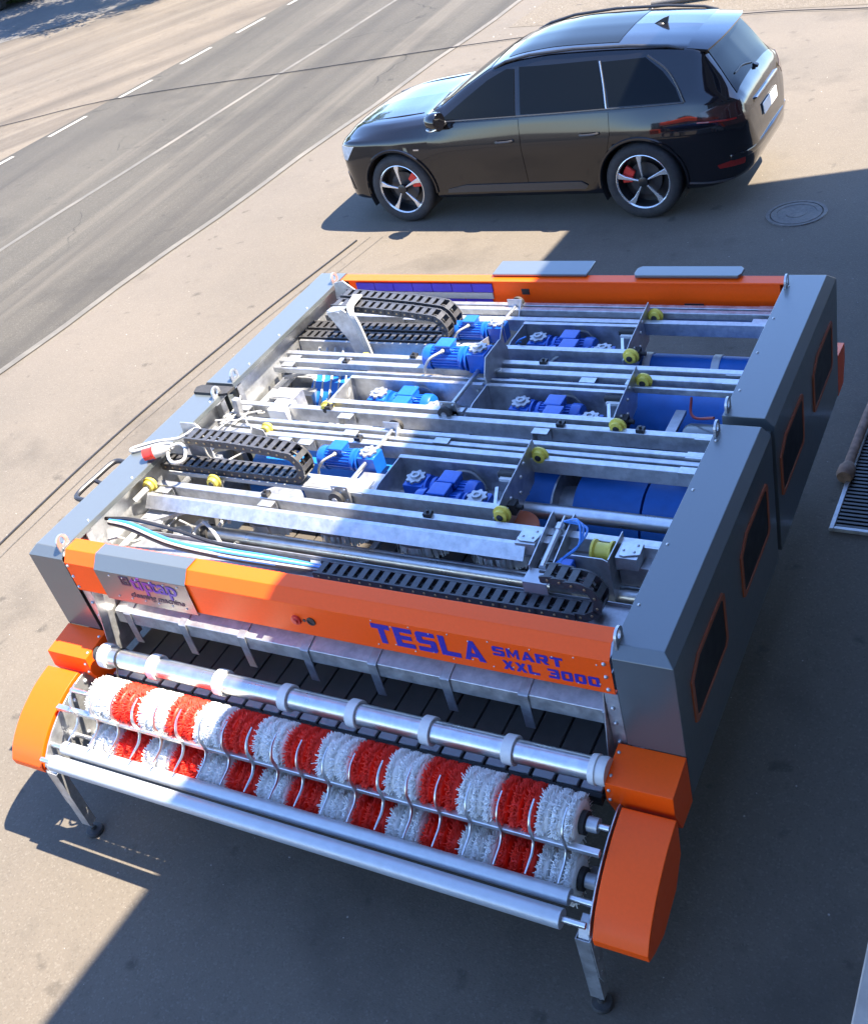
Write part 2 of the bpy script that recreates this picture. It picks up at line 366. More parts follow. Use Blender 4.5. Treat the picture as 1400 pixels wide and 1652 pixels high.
# building that shades the yard (behind the camera's right)
hb = 7.0; sx, sy = .53 * hb, .24 * hb
gx1 = lambda y: -0.87 + .037 * (y + 1); gx2 = lambda y: -1.535 + .045 * (y - 6.48)
gp = [(gx1(-16), -16), (gx1(4.4), 4.4), (gx2(4.4), 4.4), (gx2(8.04), 8.04), (gx2(8.04) + 16, 8.04 + 16 * .262), (20, -16)]
bl = empty('building', (9, -3, 0), 0, 'brown building whose eaves shade the right of the yard', 'building')
O = V((-9, 3, 0))
b = MB(); b.prism([(x + sx - 9, y + sy + 3) for x, y in gp], 'z', hb, hb + .35); b.build('roof', M['roofing'], bl)
b = MB(); b.prism([(3.5 - 9, -14 + 3), (3.5 - 9, 9.0 + 3), (17 - 9, 12.2 + 3), (17 - 9, -14 + 3)], 'z', 0, hb - .01); b.build('wall', M['plaster'], bl)
for zz in (1.0, 4.2):
    for yy in (-10, -6.5, 0.5, 4, 7):
        f = MB().box(3.43 - 9, 3.495 - 9, yy - .7 + 3, yy + .7 + 3, zz, zz + 1.5).build('window_frame', M['white'], bl, bevel=.006)
        MB().box(3.415 - 9, 3.428 - 9, yy - .62 + 3, yy + .62 + 3, zz + .08, zz + 1.42).build('pane', M['glassblk'], f)

# tree that dapples the far corner (crown above the frame)
tr = empty('tree', (-20.6, 24.6, 0), 0, 'leafy roadside tree shading the far top left corner', 'tree')
b = MB(); b.tube(bez([(0, 0, 0), (.05, .02, 1.4), (-.1, .1, 2.8), (.05, 0, 4.6)], 14), [.17 - .009 * i for i in range(13)], 9)
for k in range(7):
    a = k * .9; b.tube(bez([(0, 0, 2.2 + .3 * k), (math.cos(a) * .9, math.sin(a) * .9, 3.2 + .3 * k), (math.cos(a) * 2.0, math.sin(a) * 2.0, 3.9 + .25 * k)], 8), [.07 - .007 * i for i in range(9)], 6)
b.build('trunk', M['bark'], tr)
b = MB(); rnd = random.Random(11)
cl = []
for k in range(110):
    a = rnd.uniform(0, 2 * PI); rr = 3.4 * math.sqrt(rnd.random()); zc = rnd.uniform(3.0, 6.4) - .10 * rr * rr * .6
    cl.append(V((rr * math.cos(a) * 1.25 - .6, rr * math.sin(a), max(2.7, zc))))
for c in cl:
    s = rnd.uniform(.35, .75)
    for i in range(190):
        p = c + V((rnd.gauss(0, s * .55), rnd.gauss(0, s * .55), rnd.gauss(0, s * .4)))
        u = V((rnd.uniform(-1, 1), rnd.uniform(-1, 1), rnd.uniform(-.5, .5))).normalized(); w = u.orthogonal().normalized()
        l = rnd.uniform(.09, .17); b.add([p - u * l, p + w * l * .5, p + u * l, p - w * l * .5], [(0, 1, 2, 3)])
b.build('crown', M['leaf'], tr, recalc=False, sharp=180)
def grass(name, n, area, hgt, m, seed):
    rnd = random.Random(seed); b = MB()
    for i in range(n):
        x, y = area(rnd); h = hgt * rnd.uniform(.5, 1.3); a = rnd.uniform(0, 2 * PI); d = V((math.cos(a), math.sin(a), 0)); w = V((-d.y, d.x, 0)) * .006
        p = V((x, y, .003)); t = p + d * h * rnd.uniform(.2, .7) + V((0, 0, h))
        b.add([p - w, p + w, (p + t) / 2 + w * .7 + V((0, 0, h * .1)), t], [(0, 1, 2, 3)])
    return tag(b.build(name, m, None, kind='stuff', recalc=False, sharp=180))
def a1(r):
    x = r.uniform(-1.6, 4); return x, 15.25 - .2 * x + abs(r.gauss(0, .7))
grass('dry_grass', 9000, a1, .10, M['drygrass'], 5)
def a2(r):
    return r.uniform(-34, -22.5), 24.75 + r.uniform(0, 1.6)
grass('green_grass', 9000, a2, .22, M['grass'], 6)

# ------------------------------------------------------------------ the carpet washing machine
mc = empty('carpet_washing_machine', (0, 0, 0), 0, 'large grey and orange carpet washing machine with red and white brushes at its front', 'machine')
H, XI, XO, CH = 1.634, 1.66, 1.884, 0.048
YG1, YG2, YR = 1.657, 1.735, 3.30
XS = XO + CH     # outer side
ZB = 0.74
def bolts(name, pts, d, r, parent, m=None):
    b = MB()
    for p in pts: b.lathe(V(p) - V(d) * .001, d, [(0, r), (r * .5, r * .9), (r * .85, r * .5), (r * .9, .0005)], 8)
    o = b.build(name, m or M['galv'], parent); o['kind'] = 'stuff'; return o

# --- side covers: top plate, chamfers, side wall, each module its own folded cover
def side_cover(sx, y0, y1, front):
    """folded sheet cover of one module on one side; front: the end facing out of the machine"""
    b = MB()
    ye = [y0, y1]
    # station profile (x, z) of the outer skin
    def ring(y, dz, dx):
        return [(sx * XI, y, H - .03 - dz), (sx * XI, y, H - dz), (sx * (XO - 0), y, H - dz), (sx * (XS - dx), y, H - CH - dz * .0), (sx * (XS - dx), y, ZB)]
    out_y = y0 if front else y1
    in_y = y1 if front else y0
    s = -1 if front else 1
    A = ring(in_y, 0, 0)
    B_ = ring(out_y, 0, 0)
    # end: chamfer down to the face plane
    fy = out_y + s * CH
    C = [(sx * XI, fy, H - CH), (sx * XS, fy, H - CH), (sx * XS, fy, 1.032), (sx * XI, fy, 1.032)]
    vs = A + B_ + C
    fs = [(i, i + 1, 6 + i, 5 + i) for i in range(4)]
    a = 10
    fs += [(6, 7, a + 1, a), (7, 8, a + 1), (a, a + 1, a + 2, a + 3)]
    # side strip between B and the face plane
    vs += [(sx * XS, fy, ZB)]
    fs += [(8, 9, a + 4, a + 2, a + 1)]
    # inner end closing wall in the gap
    vs += [(sx * XI, in_y, ZB)]
    fs += [(1, 2, 3, 4, a + 5)]
    b.add(vs, fs)
    o = b.build('side_cover', M['grey'], mc, bevel=.004, seg=2, nown=True)
    sm = o.modifiers.new('sheet', 'SOLIDIFY'); sm.thickness = .003; sm.offset = 0; wn(o)
    # windows in the side wall
    for yc in ((.385, 1.23) if front else (2.075, 2.89)):
        hw = .275; z0, z1 = 1.065, 1.41
        P = [(yc - hw, z0 + .02), (yc - hw + .03, z0), (yc + hw - .03, z0), (yc + hw, z0 + .03), (yc + hw, z1 - .03), (yc + hw - .03, z1), (yc - hw + .12, z1), (yc - hw, z1 - .07)]
        xa = sx * (XS + .001); xb = sx * (XS + .009)
        cy = sum(p[0] for p in P) / len(P); cz = sum(p[1] for p in P) / len(P)
        Q = [(cy + (p[0] - cy) * .89, cz + (p[1] - cz) * .85) for p in P]
        n = len(P); f = MB()
        f.add([(xa, *p) for p in P] + [(xb, *p) for p in P] + [(xb, *p) for p in Q] + [(xa, *p) for p in Q],
              [(k * n + i, k * n + (i + 1) % n, ((k + 1) % 4) * n + (i + 1) % n, ((k + 1) % 4) * n + i) for k in range(4) for i in range(n)])
        f.build('window_rim', M['copper'], o)
        g = MB(); g.prism(Q, 'x', sx * (XS + .0025), sx * (XS + .006)); g.build('window_pane', M['glassblk'], o)
    yy = [y0 + .25 + k * (y1 - y0 - .4) / 3 for k in range(4)]
    bolts('bolt_heads', [(sx * (XI + .03), y, H + .002) for y in yy], (0, 0, 1), .008, o)
    return o
for sx in (1, -1):
    side_cover(sx, 0, YG1, True)
    side_cover(sx, YG2, YR, False)
# dark strip in the gap between the two modules
for sx in (1, -1):
    b = MB(); b.box(min(sx * (XI + .02), sx * (XS - .02)), max(sx * (XI + .02), sx * (XS - .02)), YG1 + .004, YG2 - .004, ZB, H - .075)
    b.build('joint_cover', M['grey'], mc)
# lifting eyes
for sx in (1, -1):
    for y in (.02, YG1 - .08, YG2 + .06, YR - .14):
        b = MB(); cx = sx * (XI + .016)
        R = [(y - .042, H - .05), (y - .042, H + .035)] + [(y + .042 * math.cos(a), H + .035 + .042 * math.sin(a)) for a in [PI - PI * k / 10 for k in range(1, 10)]] + [(y + .042, H + .035), (y + .042, H - .05)]
        hole = [(y + .018 * math.cos(a), H + .040 + .025 * math.sin(a)) for a in [2 * PI * k / 12 for k in range(12)]]
        bm = bmesh.new()
        # plate with a hole: bridge two loops
        n = len(R); m_ = len(hole)
        v = []
        for xx in (cx - .006, cx + .006):
            v.append(([bm.verts.new((xx, *p)) for p in R], [bm.verts.new((xx, *p)) for p in hole]))
        for (o_, h_) in v:
            es = [bm.edges.new((o_[i], o_[(i + 1) % n])) for i in range(n)] + [bm.edges.new((h_[i], h_[(i + 1) % m_])) for i in range(m_)]
            bmesh.ops.triangle_fill(bm, edges=es, use_beauty=True)
        for i in range(n): bm.faces.new((v[0][0][i], v[0][0][(i + 1) % n], v[1][0][(i + 1) % n], v[1][0][i]))
        for i in range(m_): bm.faces.new((v[0][1][i], v[0][1][(i + 1) % m_], v[1][1][(i + 1) % m_], v[1][1][i]))
        bmesh.ops.recalc_face_normals(bm, faces=bm.faces)
        me = bpy.data.meshes.new('lifting_eye'); bm.to_mesh(me); bm.free(); me.materials.append(M['galv'])
        link('lifting_eye', me, mc)

# --- front panel (orange folded sheet), its grey cover and lettering
YF = -CH
prof = [(.10, 1.60), (.095, H - .004), (.0, H - .004), (YF - .002, H - CH - .018), (YF - .002, 1.362), (YF + .03, 1.355)]
def folded(x0, x1, prof, m, name, t=.003, parent=mc, bevel=.003):
    b = MB(); n = len(prof)
    b.add([(x0, *p) for p in prof] + [(x1, *p) for p in prof], [(i, i + 1, n + i + 1, n + i) for i in range(n - 1)])
    o = b.build(name, m, parent, bevel=bevel, seg=2, nown=True)
    sm = o.modifiers.new('sheet', 'SOLIDIFY'); sm.thickness = t; sm.offset = 0; wn(o)
    return o
fp = folded(-1.648, 1.648, prof, M['orange'], 'front_panel', .004)
g_prof = [(.085, H + .004), (-.002, H + .005), (YF - .014, H - CH - .017), (YF - .014, 1.352), (YF - .002, 1.350)]
gp_ = folded(-1.405, -.735, g_prof, M['grey'], 'cover_plate', .003)
# bolts on the orange panel
bolts('bolt_heads', [(1.62, YF - .005, z) for z in (1.55, 1.47, 1.39)] + [(-1.63, YF - .005, z) for z in (1.55, 1.47, 1.39)], (0, -1, 0), .011, fp)
bolts('bolt_heads', [(.43 + .105 * k, YF - .005, z) for k in range(12) for z in (1.555 - .02 * (k % 2), 1.395 + .02 * (k % 2))], (0, -1, 0), .0045, fp)
bolts('bolt_heads', [(-1.30 + .1 * k, YF - .0165, z) for k in range(6) for z in (1.545, 1.39)], (0, -1, 0), .006, gp_)
# two round openings with buttons
b = MB(); b.lathe((-.045, YF - .004, 1.462), (0, -1, 0), [(0, .030), (.012, .028), (.013, .016), (.022, .014)], 16); b.build('push_button', M['red'], fp)
b = MB(); b.lathe((.048, YF - .004, 1.468), (0, -1, 0), [(0, .026), (.006, .026), (.006, .018), (.002, .017)], 16); b.build('push_button', M['black'], fp)
b = MB(); b.lathe((.004, YF - .004, 1.465), (0, -1, 0), [(0, .010), (.003, .010)], 12); b.build('push_button', M['black'], fp)

# lettering: wide block capitals from strokes
G = {
 'T': [[(0, .76), (1, .76), (1, 1), (0, 1)], [(.35, 0), (.67, 0), (.67, .76), (.35, .76)]],
 'E': [[(0, 0), (.32, 0), (.32, 1), (0, 1)], [(.32, .78), (1, .78), (1, 1), (.32, 1)], [(.32, .40), (.9, .40), (.9, .61), (.32, .61)], [(.32, 0), (1, 0), (1, .22), (.32, .22)]],
 'S': [[(.0, .78), (1, .78), (1, 1), (.12, 1), (0, .9)], [(0, .61), (.32, .61), (.32, .78), (0, .78)], [(0, .5), (.1, .40), (1, .40), (1, .52), (.92, .61), (0, .61)], [(.68, .22), (1, .22), (1, .40), (.68, .40)], [(0, 0), (.9, 0), (1, .1), (1, .22), (0, .22)]],
 'L': [[(0, 0), (.32, 0), (.32, 1), (0, 1)], [(.32, 0), (1, 0), (1, .23), (.32, .23)]],
 'A': [[(0, 0), (.27, 0), (.50, .70), (.62, 1), (.40, 1)], [(.73, 0), (1.06, 0), (.62, 1), (.50, .70)], [(.33, .18), (.67, .18), (.61, .36), (.39, .36)]],
 'M': [[(0, 0), (.22, 0), (.22, 1), (0, 1)], [(.22, .62), (.5, .1), (.5, .45), (.22, 1)], [(.5, .1), (.78, .62), (.78, 1), (.5, .45)], [(.78, 0), (1, 0), (1, 1), (.78, 1)]],
 'R': [[(0, 0), (.32, 0), (.32, 1), (0, 1)], [(.32, .78), (.92, .78), (.92, 1), (.32, 1)], [(.70, .54), (1, .54), (1, .92), (.92, .98), (.92, .78), (.70, .78)], [(.32, .36), (.92, .36), (1, .45), (1, .54), (.32, .54)], [(.45, .36), (.72, 0), (1.04, 0), (.75, .36)]],
 'X': [[(0, 0), (.34, 0), (.51, .30), (.68, 0), (1.02, 0), (.69, .51), (1, 1), (.68, 1), (.51, .70), (.34, 1), (.02, 1), (.33, .51)]],
 '3': [[(0, .78), (.9, .78), (1, .9), (.9, 1), (0, 1)], [(.66, .61), (1, .61), (.98, .78), (.66, .78)], [(.22, .40), (.98, .40), (1, .52), (1, .61), (.22, .61)], [(.66, .22), (1, .22), (.98, .40), (.66, .40)], [(0, 0), (.9, 0), (1, .1), (1, .22), (0, .22)]],
 '0': [[(0, .1), (.1, 0), (.32, 0), (.32, 1), (.1, 1), (0, .9)], [(.68, 0), (.9, 0), (1, .1), (1, .9), (.9, 1), (.68, 1)], [(.32, 0), (.68, 0), (.68, .22), (.32, .22)], [(.32, .78), (.68, .78), (.68, 1), (.32, 1)]],
}
def word(txt, x, z, w, h, gap, y, parent, m):
    for ch in txt:
        if ch != ' ':
            b = MB()
            for i, poly in enumerate(G[ch]):
                b.prism([(x + p[0] * w, z + p[1] * h) for p in poly], 'y', y, y - .0016 - .0002 * i)
            b.build('letter', m, parent)
        x += (w if ch != ' ' else w * .45) + gap
    return x
YL = YF - .0045
word('TESLA', .420, 1.412, .104, .128, .020, YL, fp, M['ink'])
word('SMART', 1.075, 1.477, .060, .058, .012, YL, fp, M['ink'])
word('XXL 3000', 1.112, 1.395, .054, .058, .010, YL, fp, M['ink'])

def text_obj(txt, size, loc, parent, m, shear=0.0, offset=0.0, sx=1.0, name='lettering'):
    cu = bpy.data.curves.new(name, 'FONT'); cu.body = txt; cu.size = size; cu.shear = shear; cu.offset = offset; cu.extrude = .0008; cu.resolution_u = 3
    t = bpy.data.objects.new(name, cu); COL.objects.link(t); bpy.context.view_layer.update()
    me = bpy.data.meshes.new_from_object(t.evaluated_get(bpy.context.evaluated_depsgraph_get()))
    bpy.data.objects.remove(t); me.transform(Matrix.Diagonal((sx, 1, 1, 1))); me.transform(Matrix.Rotation(PI / 2, 4, 'X'))
    me.materials.clear(); me.materials.append(m)
    o = bpy.data.objects.new(name, me); COL.objects.link(o); o.parent = parent; o.location = loc; return o
YP = YF - .0175
text_obj('tip', .140, (-1.150, YP, 1.475), gp_, M['inkreflect'], 0, .0025, 1.10)  # purple is the painted-in reflection on blue letters
text_obj('tap', .140, (-1.010, YP, 1.475), gp_, M['ink'], 0, .0025, 1.10)
text_obj('cleaning machine', .052, (-1.20, YP, 1.408), gp_, M['inkdark'], .25, .001, 1.12)
b = MB(); ex, ez = -1.225, 1.490
for (a0, a1, c0, c1) in ((0, .065, 0, .010), (0, .065, .055, .065), (0, .010, .010, .055), (.055, .065, .010, .055), (.020, .045, .018, .026), (.020, .028, .026, .047), (.028, .045, .039, .047)):
    b.box(ex + a0, ex + a1, YP - .0012, YP + .0003, ez + c0, ez + c1)
b.build('emblem', M['inkdark'], gp_)

# --- trough below the front panel, with straps
tp = [(.20, 1.20), (.20, 1.175), (.035, 1.130), (.030, 1.045), (.05, 1.04)]
tro = folded(-1.56, 1.60, tp, M['galv'], 'water_trough', .003)
for k in range(8):
    x = -1.46 + .43 * k
    b = MB(); b.prism([(.19, 1.180), (.031, 1.138), (.022, 1.13), (.022, .90), (.028, .90), (.028, 1.128), (.04, 1.132), (.19, 1.174)], 'x', x - .026, x + .026)
    b.build('strap', M['galvd'], tro)
# left and right inner end plates of the front
for sx in (-1, 1):
    b = MB(); P = [(-.03, 1.34), (.15, 1.34), (.15, .86), (-.10, .86), (-.10, 1.0)]
    b.prism(P, 'x', sx * 1.575, sx * 1.58); o = b.build('end_plate', M['galv'], mc)
    b = MB(); b.box(min(sx * 1.585, sx * 1.65), max(sx * 1.585, sx * 1.65), -.035, -.03, .90, 1.34); b.build('flange', M['galv'], o)
    bolts('bolt_heads', [(sx * 1.615, -.037, z) for z in (1.25, 1.15, 1.02, .93)], (0, -1, 0), .012, o)

# --- belt of slats and apron plates
bt = MB().box(-1.57, 1.57, -.04, 3.2, .775, .80).build('conveyor_belt', M['beltdark'], mc)
sl_ = MB().box(-.0735, .0735, -.03, 1.5, .801, .815).mesh('slat', M['belt'], bevel=.004)
for k in range(20): link('slat', sl_, bt, (-1.50 + .158 * k, 0, random.uniform(-.002, .002)))
ap = MB().box(-1.57, 1.57, -.24, -.045, .785, .80).build('apron', M['beltdark'], mc)
pl = MB().box(-.053, .053, -.190, -.072, .801, .822).mesh('apron_plate', M['greytube'], bevel=.004)
for k in range(25): link('apron_plate', pl, ap, (-1.50 + .125 * k, 0, 0))
MB().box(-1.57, 1.57, -.238, -.212, .80, .84).build('apron_edge', M['black'], ap)
MB().box(-1.57, 1.57, -.064, -.046, .8005, .826).build('apron_edge', M['black'], ap)

# --- guide roller with white rings
rz, ry = 1.005, -.205
gr_ = MB().cyl((-1.50, ry, rz), (1.55, ry, rz), .058, 32).build('guide_roller', M['alu'], mc)
rg = MB(); rg.lathe((-.028, 0, 0), (1, 0, 0), [(0, .0585), (0, .074), (.056, .074), (.056, .0585)], 32, ring=True); rgm = rg.mesh('ring', M['white'], bevel=.002)
for x in (-1.475, -1.095, -.612, -.17, .258, .690, 1.137): link('ring', rgm, gr_, (x, ry, rz))
b = MB(); b.lathe((1.54, ry, rz), (1, 0, 0), [(0, .07), (.03, .074), (.035, .066), (.06, .07), (.08, .066)], 28); b.build('end_ring', M['white'], gr_)
b = MB(); b.cyl((-1.56, ry, rz), (-1.50, ry, rz), .045, 20); b.build('end_bearing', M['rubber'], gr_)
b = MB(); b.lathe((-1.37, ry, rz), (1, 0, .1), [(0, .0585), (0, .064), (.012, .064), (.012, .0585)], 24, ring=True); b.tube(bez([(-1.37, ry - .06, rz - .02), (-1.37, ry - .08, rz - .09), (-1.33, ry - .06, rz - .13)], 8), .005, 5)
b.build('cable_tie', M['black'], gr_)

# --- orange corner blocks (front and rear)
def corner_block(sx, s, yb):
    X = sorted((sx * 1.615, sx * (XS + .003)))
    P = [(0, 1.030), (.215, 1.0), (.222, .885), (.16, .72), (0, .72)]
    b = MB(); b.prism([(yb + s * p[0], p[1]) for p in P], 'x', X[0], X[1])
    o = b.build('corner_block', M['orange'], mc, bevel=.005, seg=2)
    if s < 0: bolts('bolt_heads', [(sx * 1.635, yb - .05, 1.025), (sx * 1.635, yb - .17, 1.006)], (0, -.17, 1), .009, o); bolts('bolt_heads', [(sx * 1.635, yb - .219, .96), (sx * 1.635, yb - .222, .90)], (0, -1, .3), .009, o)
for sx in (1, -1):
    corner_block(sx, -1, -CH - .002); corner_block(sx, 1, YR + CH + .002)

# --- brush unit: end caps
arc = [(-.16, .90)] + [(-.20 - .62 * math.sin(a) * .98 - .0, .30 + .625 * math.cos(a)) for a in [math.radians(d) for d in (14, 24, 34, 44, 54, 62)]]
arc = [(p.x, p.y) for p in bez([(-.300, .905, 0), (-.34, .900, 0), (-.42, .884, 0), (-.50, .857, 0), (-.60, .811, 0), (-.69, .752, 0), (-.76, .688, 0), (-.805, .620, 0)], 28)] + [(-.800, .575), (-.735, .540)]
for sx in (1, -1):
    P = arc + [(-.62, .505), (-.42, .56), (-.31, .68), (-.29, .88)]
    X = sorted((sx * 1.70, sx * 1.952))
    b = MB(); b.prism(P, 'x', X[0] + (0.0), X[1])
    cap = b.build('end_cap', M['orange'], mc, bevel=.004, seg=2, sharp=50)
    Q = [(p[0] * .99 - .004, p[1] * .985) for p in arc[:-2:3]] + [(-.79, .57), (-.50, .44), (-.24, .44), (-.17, .60), (-.16, .86)]
    b = MB(); b.prism(Q, 'x', sx * 1.676, sx * 1.684); pp = b.build('end_plate', M['galv'], cap, bevel=.002)
    bolts('bolt_heads', [(sx * 1.675, y, z) for y, z in ((-.30, .84), (-.42, .80), (-.55, .62), (-.45, .55), (-.62, .55), (-.66, .66), (-.35, .6), (-.25, .72))], (-sx, 0, 0), .014, cap)
    b = MB(); b.prism([(-.70, .64), (-.76, .62), (-.80, .56), (-.74, .53), (-.68, .58)], 'x', sx * 1.62, sx * 1.675); b.build('bearing_bracket', M['galvd'], cap, bevel=.003)
# bristle segments
def segment(m, seed):
    r = random.Random(seed); b = MB()
    for ring in range(3):
        xc = -.066 + .066 * ring
        for k in range(40):
            a0 = 2 * PI * (k + .5 * (ring % 2)) / 40 + r.uniform(-.03, .03)
            for j in range(20):
                a = a0 + r.gauss(0, .038); x0 = xc + r.uniform(-.009, .009); x1 = xc + r.gauss(0, .0115)
                a1 = a0 + (a - a0) * .5
                L = .128 * r.uniform(.97, 1.025); w = .0026
                d0 = V((0, math.cos(a1), math.sin(a1))); d1 = V((0, math.cos(a), math.sin(a))); t = V((0, -d1.z, d1.y)); X = V((1, 0, 0))
                p = d0 * .05 + X * x0; q = d1 * L + X * x1
                b.add([p + t * w, p - t * w * .6 + X * w, p - t * w * .6 - X * w, q + t * w * .8, q - t * w * .5 + X * w * .8, q - t * w * .5 - X * w * .8],
                      [(0, 1, 4, 3), (1, 2, 5, 4), (2, 0, 3, 5), (3, 4, 5)])
    for xc in (-.066, 0, .066): b.lathe((xc - .024, 0, 0), (1, 0, 0), [(0, .056), (0, .096), (.010, .104), (.038, .104), (.048, .096), (.048, .056)], 30)
    return b.mesh('brush_segment', m, recalc=False, sharp=180)
segs = [[segment(M['bw'], 1), segment(M['bw'], 2), segment(M['bw'], 3)], [segment(M['br'], 4), segment(M['br'], 5), segment(M['br'], 6)]]
rr = random.Random(2)
for (by, bz) in ((-.405, .872), (-.532, .620)):
    br_ = MB().cyl((-1.43, by, bz), (1.57, by, bz), .056, 20).build('brush_roller', M['rubber'], mc)
    for k in range(15):
        link('brush_segment', segs[k % 2][rr.randrange(3)], br_, (-1.345 + .2 * k, by, bz), (rr.uniform(0, 6), 0, 0))
    for s in (-1, 1):
        b = MB(); xa = .07 + s * 1.505; xb = xa + s * .05; b.cyl((xa, by, bz), (xb, by, bz), .036, 18); b.build('hub', M['greytube'], br_)
        b = MB(); b.cyl((xb, by, bz), (s * 1.675, by, bz), .016, 14); b.build('shaft', M['alu'], br_)
# comb bar with curved teeth
cy_, cz_ = -.533, .862
cb = MB().box(-1.675, 1.675, cy_ - .016, cy_ + .016, cz_ - .014, cz_ + .014).build('comb_bar', M['alu'], mc, bevel=.003)
tb = MB()
# blade in the y-z plane: hugs the upper brush, passes the bar, follows the lower brush
cl_ = bez([(-.052 + .13 * 0 , .140, 0), (-.075, .095, 0), (-.06, .04, 0), (-.018, 0.0, 0), (-.055, -.055, 0), (-.10, -.09, 0), (-.135, -.11, 0)], 24)
cl_ = bez([(.075, .175, 0), (.015, .150, 0), (-.022, .095, 0), (-.020, .035, 0), (-.020, -.01, 0), (-.055, -.05, 0), (-.105, -.065, 0), (-.15, -.075, 0)], 28)
nn = len(cl_); vs = []; 
for i, p in enumerate(cl_):
    t = (cl_[min(i + 1, nn - 1)] - cl_[max(i - 1, 0)]).normalized(); n_ = V((-t.y, t.x, 0)); w = .009 * math.sin(PI * min(1, (i + .6) / nn)) ** .6
    for xx in (-.003, .003):
        vs.append((xx, p.x + n_.x * w, p.y + n_.y * w)); vs.append((xx, p.x - n_.x * w, p.y - n_.y * w))
fs = []
for i in range(nn - 1):
    a = 4 * i; c = a + 4
    fs += [(a, a + 1, c + 1, c), (a + 2, c + 2, c + 3, a + 3), (a, c, c + 2, a + 2), (a + 1, a + 3, c + 3, c + 1)]
fs += [(0, 2, 3, 1), (4 * nn - 4, 4 * nn - 3, 4 * nn - 1, 4 * nn - 2)]
tb.add(vs, fs); tm = tb.mesh('tooth', M['alu'])
for k in range(20): link('tooth', tm, cb, (-1.50 + .159 * k, cy_, cz_))
# two front tubes
for (ty, tz, tr_) in ((-.787, .690, .046), (-.684, .702, .039)):
    o = MB().cyl((-1.575, ty, tz), (1.565, ty, tz), tr_, 28).build('front_tube', M['greytube'], mc)
    for s in (-1, 1):
        b = MB(); b.cyl((s * 1.566 - .0 * s, ty, tz), (s * 1.675, ty, tz), .016, 12); b.build('shaft', M['alu'], o)
# inside rail between the brushes and frame
b = MB(); b.box(-1.67, 1.67, -.42, -.38, .46, .50); b.build('cross_rail', M['galvd'], mc)
b = MB()
for k in range(36): b.box(-1.5 + .085 * k, -1.5 + .085 * k + .01, -.58, -.46, .525, .53)
b.box(-1.67, 1.67, -.60, -.58, .515, .54)
b.build('drip_grille', M['galvd'], mc)
# legs
def leg(x, y, top, name='leg'):
    s = 1 if x > 0 else -1
    b = MB(); w = .034; t = .004
    b.box(x - w, x + w, y - .028, y - .024, .10, top); b.box(x - w, x - w + t, y - .024, y + .03, .10, top); b.box(x + w - t, x + w, y - .024, y + .03, .10, top)
    o = b.build(name, M['galv'], mc)
    b = MB(); b.cyl((x, y, .03), (x, y, .22), .010, 10); b.lathe((x, y, .10), (0, 0, 1), [(0, .018), (.016, .018)], 6); b.build('threaded_rod', M['alu'], o)
    b = MB(); b.lathe((x, y, 0), (0, 0, 1), [(0, .052), (.014, .055), (.026, .048), (.032, .02), (.05, .016)], 24); b.build('foot', M['rubber'], o)
leg(1.645, -.772, .58); leg(-1.645, -.772, .58)
for s in (-1, 1):
    b = MB(); b.prism([(-.74, .60), (-.80, .60), (-.80, .30), (-.775, .22), (-.735, .22), (-.735, .40)], 'x', s * 1.682, s * 1.688); o = b.build('leg_bracket', M['galv'], mc)
    bolts('bolt_heads', [(s * 1.681, -.77, z) for z in (.52, .40, .30)] + [(s * 1.689, -.77, z) for z in (.52, .40, .30)], (-s, 0, 0), .014, o)
for x in (-1.60, 1.60):
    for y in (.15, 1.55, 1.85, 3.1): leg(x, y, .70)
# lower frame
for x in (-1.6, 1.6):
    b = MB(); b.box(x - .03, x + .03, .1, 3.2, .68, .74); b.build('frame_rail', M['galvd'], mc)
for y in (.12, 1.6, 1.8, 3.15):
    b = MB(); b.box(-1.57, 1.57, y - .02, y + .02, .68, .74); b.build('frame_rail', M['galvd'], mc)
M['redhose'] = mat('red_hose', (0.25, 0.02, 0.015), 0.4)

# ------------------------------------------------------------------ inside of the machine
# inner side sheets and posts
for sx in (1, -1):
    for (y0, y1) in ((.16, YG1 - .02), (YG2 + .02, YR - .03)):
        b = MB(); b.box(*sorted((sx * 1.735, sx * 1.740)), y0, y1, .80, H - .02)
        o = b.build('side_sheet', M['galv'], mc)
        for y in (y0 + .02, y1 - .06):
            b = MB(); b.box(*sorted((sx * 1.67, sx * 1.733)), y, y + .05, .80, H - .04); b.build('post', M['galvd'], o, bevel=.003)
        b = MB(); b.box(*sorted((sx * 1.64, sx * 1.70)), y0, y1, 1.30, 1.34); b.build('side_rail', M['galvd'], o)
# rear panel
rp = folded(-1.648, 1.648, [(YR - .10, H - .012), (YR - .10, H - .006), (YR - .005, H - .006), (YR + CH, H - CH - .02), (YR + CH, 1.40)], M['orange'], 'rear_panel', .004)
b = MB(); b.box(-1.60, 1.62, YR - .075, YR - .070, 1.405, H - .012); rin = b.build('inner_panel', M['orange'], rp)
for (x0, x1, z0, z1) in ((-.16, -.10, 1.515, 1.56), (1.0, 1.13, 1.44, 1.465)):
    b = MB(); b.box(x0, x1, YR - .079, YR - .0755, z0, z1); b.build('slot', M['black'], rp, bevel=.004)
bolts('bolt_heads', [(x, YR - .077, z) for x in (-.05, .35, .75, 1.35) for z in (1.43,)], (0, -1, 0), .010, rp)
b = MB()
for k in range(7): b.box(-1.53 + .165 * k, -1.53 + .165 * k + .160, YR - .088, YR - .078, 1.535, 1.60)
fl = b.build('film_strip', M['film'], mc)
b = MB(); b.box(-1.53, -.385, YR - .088, YR - .078, 1.482, 1.53); b.build('film_strip', M['cablegrey'], mc)
b = MB()
for k in range(5): b.box(-1.49 + .22 * k, -1.49 + .22 * k + .212, YR - .089, YR - .079, 1.42, 1.478)
b.build('film_strip', M['film'], mc)
